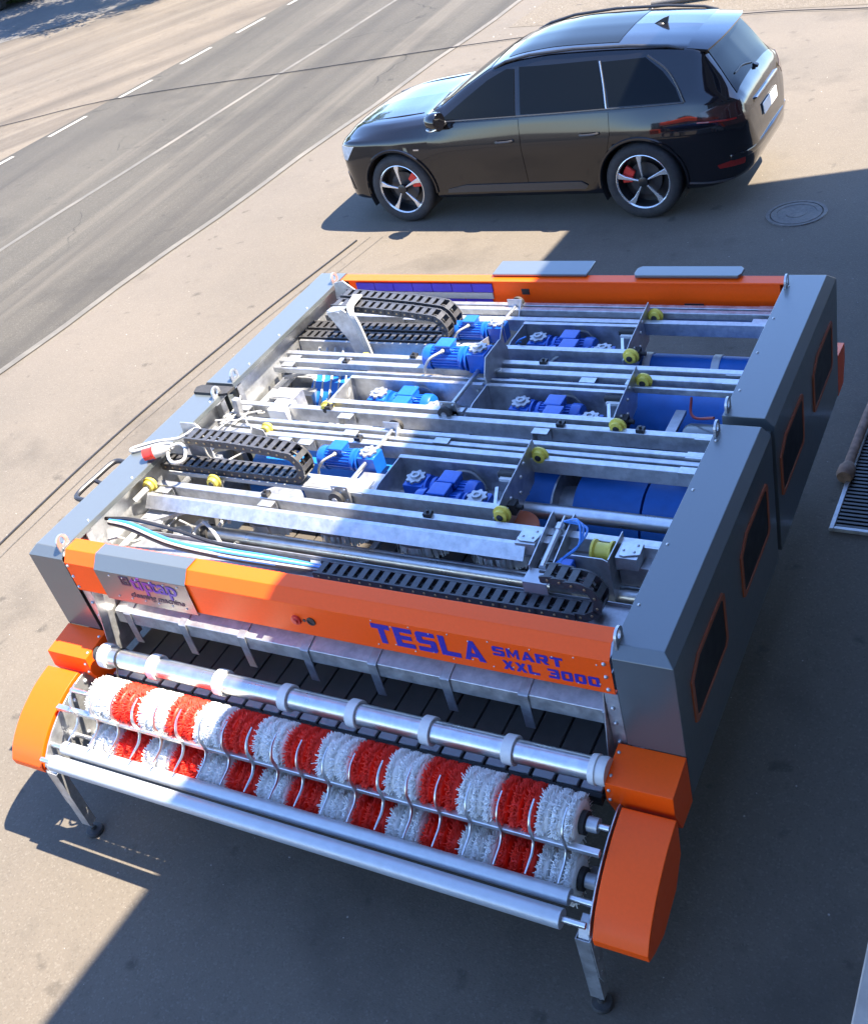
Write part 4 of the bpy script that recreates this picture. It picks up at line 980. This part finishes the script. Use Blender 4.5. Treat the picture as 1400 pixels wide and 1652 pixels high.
# ------------------------------------------------------------------ red plug lying on the cover
pg = empty('power_plug', (-1.66, .875, H + .004), 0, 'red power plug with white cable lying on the left grey cover', 'plug')
b = MB(); b.lathe((-.05, -.03, .040), (1, .55, .06), [(0, .030), (0, .038), (.055, .038), (.06, .043), (.068, .043)], 20); b.build('plug_head', M['red'], pg)
b = MB(); b.lathe((.0105, .004, .044), (1, .55, .06), [(0, .040), (.05, .036), (.075, .026), (.10, .018)], 20); b.build('plug_body', M['cablegrey'], pg)
b = MB(); b.tube(bez([(.085, .052, .05), (.15, .09, .06), (.22, .06, .05), (.26, -.02, .03), (.20, -.06, .03), (.10, .02, .03), (.06, .12, .02), (-.05, .13, .012), (-.20, .03, .012), (-.23, .06, .012), (-.10, .15, .012), (.10, .16, .05), (.22, .22, .09), (.32, .14, .02)], 70), .0105, 8); b.build('cable', M['cablegrey'], pg)

# rail end brackets, clips and small fixings
re_ = random.Random(4)
eb = MB(); eb.box(-.05, .05, -.004, 0, -.05, .03); eb.box(-.05, -.045, -.05, -.004, -.05, .03); eb.box(-.05, .05, -.055, -.0, .03, .034)
ebm = eb.mesh('rail_bracket', M['galv'])
bhm = MB().lathe((0, 0, 0), (0, -1, 0), [(0, .012), (.008, .011), (.010, .002)], 8).mesh('bolt_head', M['alu'])
for y in (3.09, 2.93, 2.335, 2.245, 1.69, 1.52, 1.385, .775):
    for sx in (-1, 1):
        o = link('rail_bracket', ebm, mc, (sx * 1.56, y, 1.465), (0, 0, 0 if sx < 0 else PI))
        for q in (-.03, .02): link('bolt_head', bhm, o, (q, -.004, -.01))
        o2 = link('rail_bracket', ebm, mc, (re_.uniform(-1.3, 1.2), y, 1.462))
        link('bolt_head', bhm, o2, (0, -.004, -.01))
cl = MB(); cl.box(-.022, .022, -.022, .022, 0, .022); cl.cyl((0, 0, .022), (0, 0, .036), .009, 8)
clm = cl.mesh('cable_clip', M['black'])
for x, y in ((-1.3, 3.06), (-.6, 2.37), (.35, 2.37), (.72, 1.72), (-.9, 1.72), (-.5, 1.42), (.3, .81), (-.8, .81), (-1.1, 2.28), (1.2, 1.72)): link('cable_clip', clm, mc, (x, y, 1.504 if y != 2.28 else 1.492))
for k in range(4):
    x = -1.52 + .07 * k
    b = MB(); b.tube(bez([(x, 2.56, 1.43), (x + .02, 2.40, 1.30), (x + .06, 2.25, 1.22), (x + .04, 2.10, 1.05)], 14), .010, 6); b.build('riser_cable', M['cablegrey'], mc)
# sheet metal boxes of the wiring bay beside the left covers
for (x0, x1, y0, y1, z0, z1) in ((-1.72, -1.50, 2.35, 2.58, 1.05, 1.30), (-1.60, -1.40, 1.95, 2.10, 1.15, 1.38), (-1.66, -1.48, 1.06, 1.24, 1.25, 1.42), (-1.66, -1.50, .55, .68, 1.18, 1.40)):
    b = MB(); b.box(x0, x1, y0, y1, z0, z1); o = b.build('control_box', M['galv'], mc, bevel=.004)
    b = MB(); b.box(x0 + .02, x1 - .02, y0 + .02, y1 - .02, z1 + .001, z1 + .006); b.build('box_lid', M['greytube'], o)
for (xa, ya, xb, yb) in ((-1.62, 1.30, -1.20, 1.50), (-1.62, 2.20, -1.05, 2.50), (-1.60, .52, -1.30, .76)):
    b = MB(); d_ = V((xb - xa, yb - ya, 0)); b.obox(((xa + xb) / 2, (ya + yb) / 2, 1.40), (d_.length, .035, .03), math.atan2(d_.y, d_.x)); b.build('brace', M['galvd'], mc, bevel=.002)

# ------------------------------------------------------------------ black car
M['paint'] = mat('black_car_paint', (0.006, 0.006, 0.008), 0.16, var=0.02, scale=2, rvar=0.02, coat=1.0, spec=0.1)
M['paint'].node_tree.nodes['Principled BSDF'].inputs['Coat IOR'].default_value = 1.5
M['glass'] = mat('tinted_car_glass', (0.006, 0.008, 0.010), 0.05, var=0.02, rvar=0.01, spec=0.12)
M['trim'] = mat('satin_dark_trim', (0.05, 0.05, 0.052), 0.35, 0.4)
M['chrome'] = mat('bright_trim', (0.55, 0.55, 0.56), 0.2, 0.9, var=0.05)
M['rim'] = mat('machined_alloy', (0.70, 0.70, 0.69), 0.25, 0.75, var=0.04)
M['rimdark'] = mat('dark_rim', (0.015, 0.015, 0.016), 0.3)
M['tyre'] = mat('tyre_rubber', (0.020, 0.020, 0.021), 0.8, var=0.3, dirt=0.1)
M['lampred'] = mat('red_lamp_lens', (0.20, 0.008, 0.006), 0.15, coat=0.6)
M['lampsmoke'] = mat('smoked_lamp_lens', (0.030, 0.008, 0.008), 0.12, coat=0.6)
M['lampclear'] = mat('clear_lamp', (0.62, 0.66, 0.68), 0.15, 0.3, var=0.25, scale=14, coat=0.8)
M['plate'] = mat('number_plate', (0.62, 0.62, 0.60), 0.4)

def hermite(xs, ys):
    n = len(xs); d = [(ys[i + 1] - ys[i]) / (xs[i + 1] - xs[i]) for i in range(n - 1)]
    m = [d[0]] + [0 if d[i - 1] * d[i] <= 0 else 2 * d[i - 1] * d[i] / (d[i - 1] + d[i]) for i in range(1, n - 1)] + [d[-1]]
    def f(x):
        x = min(max(x, xs[0]), xs[-1]); i = 0
        while i < n - 2 and x > xs[i + 1]: i += 1
        h = xs[i + 1] - xs[i]; t = (x - xs[i]) / h
        return ys[i] * (1 + 2 * t) * (1 - t) ** 2 + m[i] * h * t * (1 - t) ** 2 + ys[i + 1] * t * t * (3 - 2 * t) + m[i + 1] * h * t * t * (t - 1)
    return f
def tab(*p): p = sorted(p); return hermite([a for a, _ in p], [c for _, c in p])
zr = tab((-2.61, .66), (-2.59, .90), (-2.555, 1.06), (-2.50, 1.17), (-2.38, 1.32), (-2.22, 1.53), (-2.12, 1.645), (-2.0, 1.68), (-1.7, 1.715), (-1.2, 1.75), (-.6, 1.765), (-.2, 1.74), (.15, 1.67), (.5, 1.52), (.85, 1.33), (1.06, 1.215), (1.3, 1.19), (1.8, 1.15), (2.1125, 1.10), (2.257, 1.055), (2.3293, 1.00), (2.359, .90), (2.3718, .70))
zb = tab((-2.61, .55), (-2.58, .42), (-2.45, .34), (-2.1, .27), (-1.0, .25), (1.0, .25), (1.985, .25), (2.2825, .26), (2.3505, .30), (2.3718, .42))
wm = tab((-2.61, .52), (-2.58, .66), (-2.50, .78), (-2.35, .875), (-2.1, .935), (-1.5, .975), (0, .968), (1.5, .972), (1.9, .955), (2.1125, .925), (2.24, .865), (2.325, .76), (2.3718, .60))
wsh = lambda x: wm(x) * .975
wbe = tab((-2.61, .45), (-2.5, .70), (-2.3, .82), (-2.0, .87), (-1.0, .91), (.6, .91), (1.1, .88), (1.8, .84), (2.155, .77), (2.3335, .62), (2.3718, .48))
wre = tab((-2.61, .38), (-2.5, .62), (-2.3, .63), (-2.1, .62), (-1.5, .655), (-.4, .675), (.15, .65), (.6, .70), (1.06, .78), (1.5, .78), (1.985, .68), (2.3335, .42), (2.3718, .30))
zbe = lambda x: min(tab((-2.61, 1.12), (-2.0, 1.215), (-1.0, 1.195), (.5, 1.165), (1.1, 1.135), (1.6, 1.09), (2.3718, .96))(x), zr(x) - .045)
zsh = lambda x: min(1.00, zr(x) - .10)
zm_ = lambda x: min(.86, zb(x) + (zr(x) - zb(x)) * .58)
CN = 2.61
def section(x):
    zc = zr(x); b0 = zb(x); drop = .045 if x < 1.0 else .02
    zre = max(zc - (.060 if x < .9 else .030), zbe(x) + .012)
    P = [(0, b0), (wm(x) * .86, b0), (wm(x) * .955, b0 + .05), (wm(x) * .965, max(b0 + .08, zm_(x) - .36)), (wm(x), zm_(x)), (wsh(x), max(zsh(x), zm_(x) + .03)), (wbe(x), zbe(x)), (wre(x), zre), (wre(x) * .90, zre + (zc - zre) * .45), (wre(x) * .5, zre + (zc - zre) * .86), (0, zc)]
    for _ in range(2):
        Q = [P[0]]
        for i in range(len(P) - 1):
            a, c = P[i], P[i + 1]; Q += [(a[0] * .86 + c[0] * .14, a[1] * .86 + c[1] * .14), (a[0] * .14 + c[0] * .86, a[1] * .14 + c[1] * .86)]
        Q.append(P[-1]); P = Q
    return P
_sc = {}
def sec(x):
    k = round(x, 4)
    if k not in _sc: _sc[k] = section(x)
    return _sc[k]
def side(x, z):
    P = sec(x); best = 0
    for i in range(3, len(P) - 1):
        a, c = P[i], P[i + 1]
        if a[1] <= z <= c[1] and c[1] > a[1]: return a[0] + (c[0] - a[0]) * (z - a[1]) / (c[1] - a[1])
    return P[-2][0] if z > P[-1][1] else P[4][0]
def top(x, y):
    P = sec(x); y = abs(y)
    for i in range(len(P) - 1, 1, -1):
        a, c = P[i - 1], P[i]
        if c[0] <= y <= a[0] and a[0] > c[0]: return c[1] + (a[1] - c[1]) * (y - c[0]) / (a[0] - c[0])
    return P[-8][1]
def build_car(loc, rz, label, group):
    c = empty('parked_car', loc, rz, label, 'car', group)
    xs = []; x = -2.61
    stops = [-2.61, -2.595, -2.58, -2.56, -2.53, -2.50] + [-2.45 + .05 * k for k in range(97)] + [2.325, 2.342, 2.359, 2.3692, 2.3718]
    xs = sorted(set(round(v, 3) for v in stops if v <= 2.3718))
    b = MB(); rows = []
    for x in xs:
        P = sec(x); full = [(x, y, z) for y, z in P] + [(x, -y, z) for y, z in reversed(P[1:-1])]
        rows.append(len(b.v)); b.v += full; n = len(full)
    for i in range(len(xs) - 1):
        for k in range(n): b.f.append((rows[i] + k, rows[i] + (k + 1) % n, rows[i + 1] + (k + 1) % n, rows[i + 1] + k))
    b.f.append(tuple(range(n))); b.f.append(tuple(rows[-1] + k for k in range(n)))
    body = b.build('body', M['paint'], c, sharp=42)
    # wheel openings: drop the skin inside each opening, pull its rim onto the circle
    bm = bmesh.new(); bm.from_mesh(body.data); RA = .466
    for ax in (1.497, -1.497):
        rad = lambda v: math.hypot(v.co.x - ax, v.co.z - .415)
        ins = {v for v in bm.verts if rad(v) < RA and abs(v.co.y) > .50}
        dead = [f for f in bm.faces if all(v in ins for v in f.verts)]
        bmesh.ops.delete(bm, geom=dead, context='FACES')
        for v in bm.verts:
            if v.is_valid and rad(v) < RA and abs(v.co.y) > .50:
                r0 = max(rad(v), .02); v.co.x = ax + (v.co.x - ax) / r0 * RA; v.co.z = max(v.co.z, .415 + (v.co.z - .415) / r0 * RA) if v.co.z > .3 else v.co.z
    bm.to_mesh(body.data); bm.free()
    for ax in (1.497, -1.497):
        for s in (1, -1):
            q = MB(); q.v += [(ax + r * math.cos(a), s * y, .415 + r * math.sin(a)) for y, r in ((.945, .470), (.56, .470), (.56, .01)) for a in [math.radians(-25 + 10 * k) for k in range(24)]]
            q.f += [(j * 24 + k, j * 24 + k + 1, j * 24 + 25 + k, j * 24 + 24 + k) for j in range(2) for k in range(23)]
            q.build('wheel_arch', M['rubber'], c)
    def patch_side(name, rows, m, s, nx=14, off=.004, parent=None, thick=.004):
        """rows: (z, x_front, x_rear) from bottom to top; a panel lying on the side of the body"""
        b = MB(); g = []
        R = []
        for i in range(len(rows) - 1):
            k = max(1, int(abs(rows[i + 1][0] - rows[i][0]) / .035))
            for j in range(k): R.append([rows[i][q] + (rows[i + 1][q] - rows[i][q]) * j / k for q in range(3)])
        R.append(rows[-1])
        for z, xf, xr in R:
            b.v += [(xf + (xr - xf) * k / nx, s * (side(xf + (xr - xf) * k / nx, z) + off), z) for k in range(nx + 1)]
        w = nx + 1
        for i in range(len(R) - 1):
            for k in range(nx): b.f.append((i * w + k, i * w + k + 1, (i + 1) * w + k + 1, (i + 1) * w + k))
        o = b.build(name, m, parent or c, sharp=60); sd = o.modifiers.new('t', 'SOLIDIFY'); sd.thickness = thick; sd.offset = 0; return o
    def patch_top(name, cols, m, nx=12, off=.004, parent=None, ny=14):
        """cols: (x, half width) stations from front to rear"""
        b = MB(); R = []
        for i in range(len(cols) - 1):
            for j in range(nx): R.append([cols[i][q] + (cols[i + 1][q] - cols[i][q]) * j / nx for q in range(2)])
        R.append(cols[-1])
        for x, hw in R:
            sl = (zr(x + .01) - zr(x - .01)) / .02; nrm = math.sqrt(1 + sl * sl)
            b.v += [(x - off * sl / nrm, hw * (2 * k / ny - 1), top(x, hw * (2 * k / ny - 1)) + off / nrm) for k in range(ny + 1)]
        w = ny + 1
        for i in range(len(R) - 1):
            for k in range(ny): b.f.append((i * w + k, i * w + k + 1, (i + 1) * w + k + 1, (i + 1) * w + k))
        return b.build(name, m, parent or c, sharp=60)
    def line_side(name, pts, r, m, s, off=.004, parent=None, n=20):
        q = bez([(x, 0, z) for x, z in pts], n); b = MB(); b.tube([(p.x, s * (side(p.x, p.z) + off), p.z) for p in q], r, 6); return b.build(name, m, parent or c)
    for s in (1, -1):
        # doors sit slightly proud with real gaps between
        fd = patch_side('door', [(.40, .92, -.165), (.62, 1.0, -.165), (1.0, 1.0, -.165), (1.15, .90, -.165)], M['paint'], s)
        rd = patch_side('door', [(.40, -.18, -.94), (.52, -.18, -1.02), (.66, -.18, -1.10), (.80, -.18, -1.16), (.95, -.18, -1.20), (1.165, -.18, -1.20)], M['paint'], s)
        patch_side('window', [(1.185, .80, -.135), (1.38, .47, -.125), (1.52, .22, -.12), (1.615, -.02, -.115)], M['glass'], s, off=.006)
        patch_side('window', [(1.195, -.20, -1.16), (1.42, -.19, -1.12), (1.63, -.18, -1.07)], M['glass'], s, off=.006)
        patch_side('window', [(1.21, -1.21, -1.96), (1.33, -1.19, -1.90), (1.48, -1.15, -1.76), (1.61, -1.12, -1.58)], M['glass'], s, off=.006)
        line_side('window_trim', [(.86, 1.165), (.3, 1.175), (-.5, 1.184), (-1.2, 1.195), (-1.99, 1.20)], .009, M['trim'], s, .007)
        line_side('window_trim', [(-2.0, 1.20), (-1.92, 1.34), (-1.80, 1.49), (-1.60, 1.625)], .011, M['trim'], s, .006)
        line_side('window_trim', [(-1.185, 1.20), (-1.15, 1.40), (-1.10, 1.62)], .008, M['chrome'], s, .007)
        b = MB(); b.tube([(xx, s * wre(xx) * .97, top(xx, wre(xx) * .97) + hh) for xx, hh in ((.15, 0), (.0, .022), (-.3, .032), (-.8, .036), (-1.4, .034), (-1.8, .024), (-1.95, 0))], .016, 8); b.build('roof_rail', M['black'], c)
        for d_, hx, hz in ((fd, .02, .93), (rd, -.98, .96)):
            y = side(hx, hz)
            b = MB(); b.tube(bez([(hx + .11, s * (y + .002), hz), (hx + .07, s * (y + .035), hz + .004), (hx - .06, s * (y + .035), hz + .008), (hx - .11, s * (y + .002), hz + .008)], 14), .015, 8); b.build('handle', M['black'], d_)
        # sill strip with bright lower blade
        patch_side('sill_trim', [(.36, .88, -.84), (.40, .86, -.88), (.445, .62, -.80)], M['trim'], s, off=.012, thick=.016)
        # arches
        for ax in (1.497, -1.497):
            q = [(ax + .478 * math.cos(a), .415 + .478 * math.sin(a)) for a in [math.radians(v) for v in range(-6, 188, 6)]]
            b = MB(); b.tube([(x, s * (side(x, max(z, .40)) + .004), z) for x, z in q], .020, 6); b.build('arch_trim', M['paint'], c)
        # mirror
        b = MB(); b.lathe((.80, s * 1.005, 1.215), (-1, s * .18, 0), [(-.15, .002), (-.13, .055), (-.08, .088), (0, .105), (.05, .104), (.06, .095), (.05, .001)], 20); mi = b.build('mirror', M['paint'], c)
        b = MB(); b.tube([(.74, s * .90, 1.16), (.78, s * 1.0, 1.15), (.80, s * 1.05, 1.16)], .028, 7); b.build('mirror_arm', M['black'], mi)
        b = MB(); b.tube(bez([(.92, s * 1.03, 1.135), (.84, s * 1.085, 1.135), (.75, s * 1.105, 1.16)], 8), .010, 6); b.build('mirror_trim', M['chrome'], mi)
        # lamps
        patch_side('headlight', [(.78, 2.3165, 2.189), (.87, 2.3037, 2.104), (.95, 2.257, 2.036)], M['lampclear'], s, off=.005)
        patch_side('bumper_intake', [(.40, 2.342, 2.206), (.52, 2.342, 2.24), (.60, 2.325, 2.274)], M['rimdark'], s, off=.004)
        patch_side('tail_light', [(.93, -2.57, -2.36), (1.02, -2.555, -2.18), (1.09, -2.52, -2.15), (1.13, -2.50, -2.30)], M['lampsmoke'], s, off=.005)
        line_side('tail_light_strip', [(-2.12, 1.00), (-2.30, .99), (-2.48, .98)], .010, M['lampred'], s, .006)
        patch_side('rear_reflector', [(.50, -2.52, -2.30), (.535, -2.53, -2.28), (.565, -2.53, -2.42)], M['lampred'], s, off=.006)
        line_side('bumper_trim', [(-1.98, .375), (-2.2, .36), (-2.42, .365)], .012, M['trim'], s, .005)
        b = MB(); b.box(1.13, 1.20, s * side(1.16, .88) - .003, s * side(1.16, .88) + .004, .88, .897); b.build('badge', M['chrome'], c)
                # wheels
        for ax in (1.497, -1.497):
            wy = s * .82
            w = MB(); w.lathe((ax, wy - s * .135, .382), (0, s, 0), [(0, .27), (.0, .34), (.02, .368), (.05, .382), (.225, .382), (.252, .370), (.270, .345), (.273, .30), (.262, .272), (.24, .268)], 48, ring=True)
            wo = w.build('wheel', M['tyre'], c, loc=(ax * (1 - 1.085), 0, 0)); wo.scale = (1.085, 1, 1.085)
            b = MB(); b.lathe((ax, wy, .382), (0, s, 0), [(.122, .268), (.128, .274), (.131, .268), (.118, .258)], 48, ring=True); b.build('rim_lip', M['rim'], wo)
            b = MB(); b.lathe((ax, wy, .382), (0, s, 0), [(-.02, .001), (-.02, .245), (.10, .25), (.118, .262), (.118, .268), (-.10, .268), (-.10, .001)], 40); b.build('rim_barrel', M['rimdark'], wo)
            b = MB(); b.lathe((ax, wy, .382), (0, s, 0), [(.02, .165), (.03, .165), (.031, .07)], 36); b.build('brake_disc', M['trim'], wo)
            ca = .45 if ax > 0 else PI - .3
            b = MB(); P = [(.12 * math.cos(a), .12 * math.sin(a)) for a in (ca - .45, ca, ca + .45)] + [(.225 * math.cos(a), .225 * math.sin(a)) for a in (ca + .42, ca + .2, ca, ca - .2, ca - .42)]
            b.prism([(ax - s * 0 - p[0] * 1, .382 + p[1]) for p in P], 'y', wy + s * .032, wy + s * .072); b.build('brake_caliper', M['red'], wo, bevel=.006)
            for k in range(5):
                a = PI / 2 + 2 * PI * k / 5 + .1
                pts = [(.035, -.016), (.12, -.010), (.19, -.016), (.262, -.042), (.262, .022), (.20, .018), (.12, .012), (.035, .016)]
                b = MB(); q = [(p * math.cos(a + t / max(p, .1)) , p * math.sin(a + t / max(p, .1))) for p, t in pts]
                b.prism([(ax - s * p[0], .382 + p[1]) for p in q], 'y', wy + s * .088, wy + s * .118); b.build('spoke', M['rim'], wo, bevel=.004)
            b = MB(); b.lathe((ax, wy + s * .09, .382), (0, s, 0), [(0, .055), (.034, .050), (.04, .034), (.041, .001)], 24); b.build('hub_cap', M['rimdark'], wo)
    patch_top('windscreen', [(1.00, .74), (.60, .665), (.20, .60)], M['glass'], off=.005)
    patch_top('rear_window', [(-2.16, .53), (-2.30, .575), (-2.455, .63)], M['glass'], off=.006)
    patch_top('sunroof', [(.02, .50), (-1.25, .50)], M['glass'], off=.004, nx=24)
    b = MB()
    for i in range(15):
        y = -.60 + 1.2 * i / 14; e = (abs(y) / .6) ** 3 * .10
        b.v += [(-1.98, y, top(-1.98, y) + .004), (-2.29 + e, y, 1.655 - .05 * (abs(y) / .6) ** 3), (-2.285 + e, y, 1.635 - .05 * (abs(y) / .6) ** 3), (-2.13, y, top(-2.13, y) - .0)]
    for i in range(14):
        for k in range(4): b.f.append((4 * i + k, 4 * i + 4 + k, 4 * i + 4 + (k + 1) % 4, 4 * i + (k + 1) % 4))
    b.f += [(0, 1, 2, 3), (59, 58, 57, 56)]
    b.build('spoiler', M['paint'], c, sharp=50)
    b = MB(); zf = top(-1.55, 0); b.prism([(-1.44, zf - .002), (-1.60, zf - .01), (-1.62, zf + .065), (-1.56, zf + .05)], 'y', -.012, .012); b.lathe((-1.53, 0, zf - .004), (0, 0, 1), [(0, .05), (.012, .04), (.02, .02)], 14); b.build('roof_antenna', M['black'], c)
    b = MB(); b.tube(bez([(-2.44, .02, top(-2.44, 0) + .012), (-2.40, .22, top(-2.40, .2) + .016), (-2.39, .44, top(-2.39, .4) + .014)], 8), .010, 6); b.lathe((-2.47, 0, top(-2.47, 0) + .0), (-.4, 0, 1), [(0, .03), (.03, .03)], 12); b.build('rear_wiper', M['black'], c)
    b = MB(); b.obox((-2.603, 0, .86), (.012, .52, .115), Matrix.Rotation(.1, 3, 'Y')); b.build('number_plate', M['plate'], c, bevel=.003)
    b = MB(); b.obox((-2.572, 0, 1.03), (.03, .80, .022), Matrix.Rotation(.3, 3, 'Y')); b.build('tailgate_trim', M['chrome'], c, bevel=.005)
    b = MB(); b.prism([(-2.60, -.62), (-2.55, -.74), (-2.44, -.84), (-2.40, -.84), (-2.40, .84), (-2.44, .84), (-2.55, .74), (-2.60, .62), (-2.625, .4), (-2.635, 0), (-2.625, -.4)], 'z', .56, .63); b.build('rear_bumper', M['paint'], c, bevel=.02, seg=2)
    b = MB(); b.prism([(2.3777, -.40), (2.3777, .40), (2.359, .40), (2.359, -.40)], 'z', .42, .80)
    fg = b.build('front_grille', M['rimdark'], c)
    for k in range(6): MB().box(2.3786, 2.3828, -.38, .38, .44 + k * .06, .455 + k * .06).build('grille_bar', M['trim'], fg)
    b = MB(); b.tube(bez([(1.04, -.70, top(1.04, .70) + .012), (.98, -.2, top(.98, .2) + .014), (.97, .3, top(.97, .3) + .014)], 10), .009, 6); b.tube(bez([(1.06, .1, top(1.06, .1) + .012), (1.0, .4, top(1.0, .4) + .012), (.98, .68, top(.98, .68) + .012)], 10), .009, 6); b.build('wiper', M['black'], c)
    b = MB(); 
    for sg in (1, -1):
        b = MB(); b.tube(bez([(1.15, sg * .62, top(1.15, .62) + .001), (1.7, sg * .60, top(1.7, .6) + .001), (2.1125, sg * .50, top(2.1125, .5) + .001)], 14), .006, 5); b.build('bonnet_crease', M['paint'], c)
    return c
GRP = 'cars parked around the yard'
car = build_car((-2.33, 8.61, 0), PI - .018, 'black estate car with red brake calipers parked behind the machine', GRP)
car2 = copy_tree(car); car2.location = (-29.2, 24.85, 0.010); car2.rotation_euler = (0, 0, PI - .05)
car2['label'] = 'dark car at the tree shade, only one wheel showing in the top left corner'
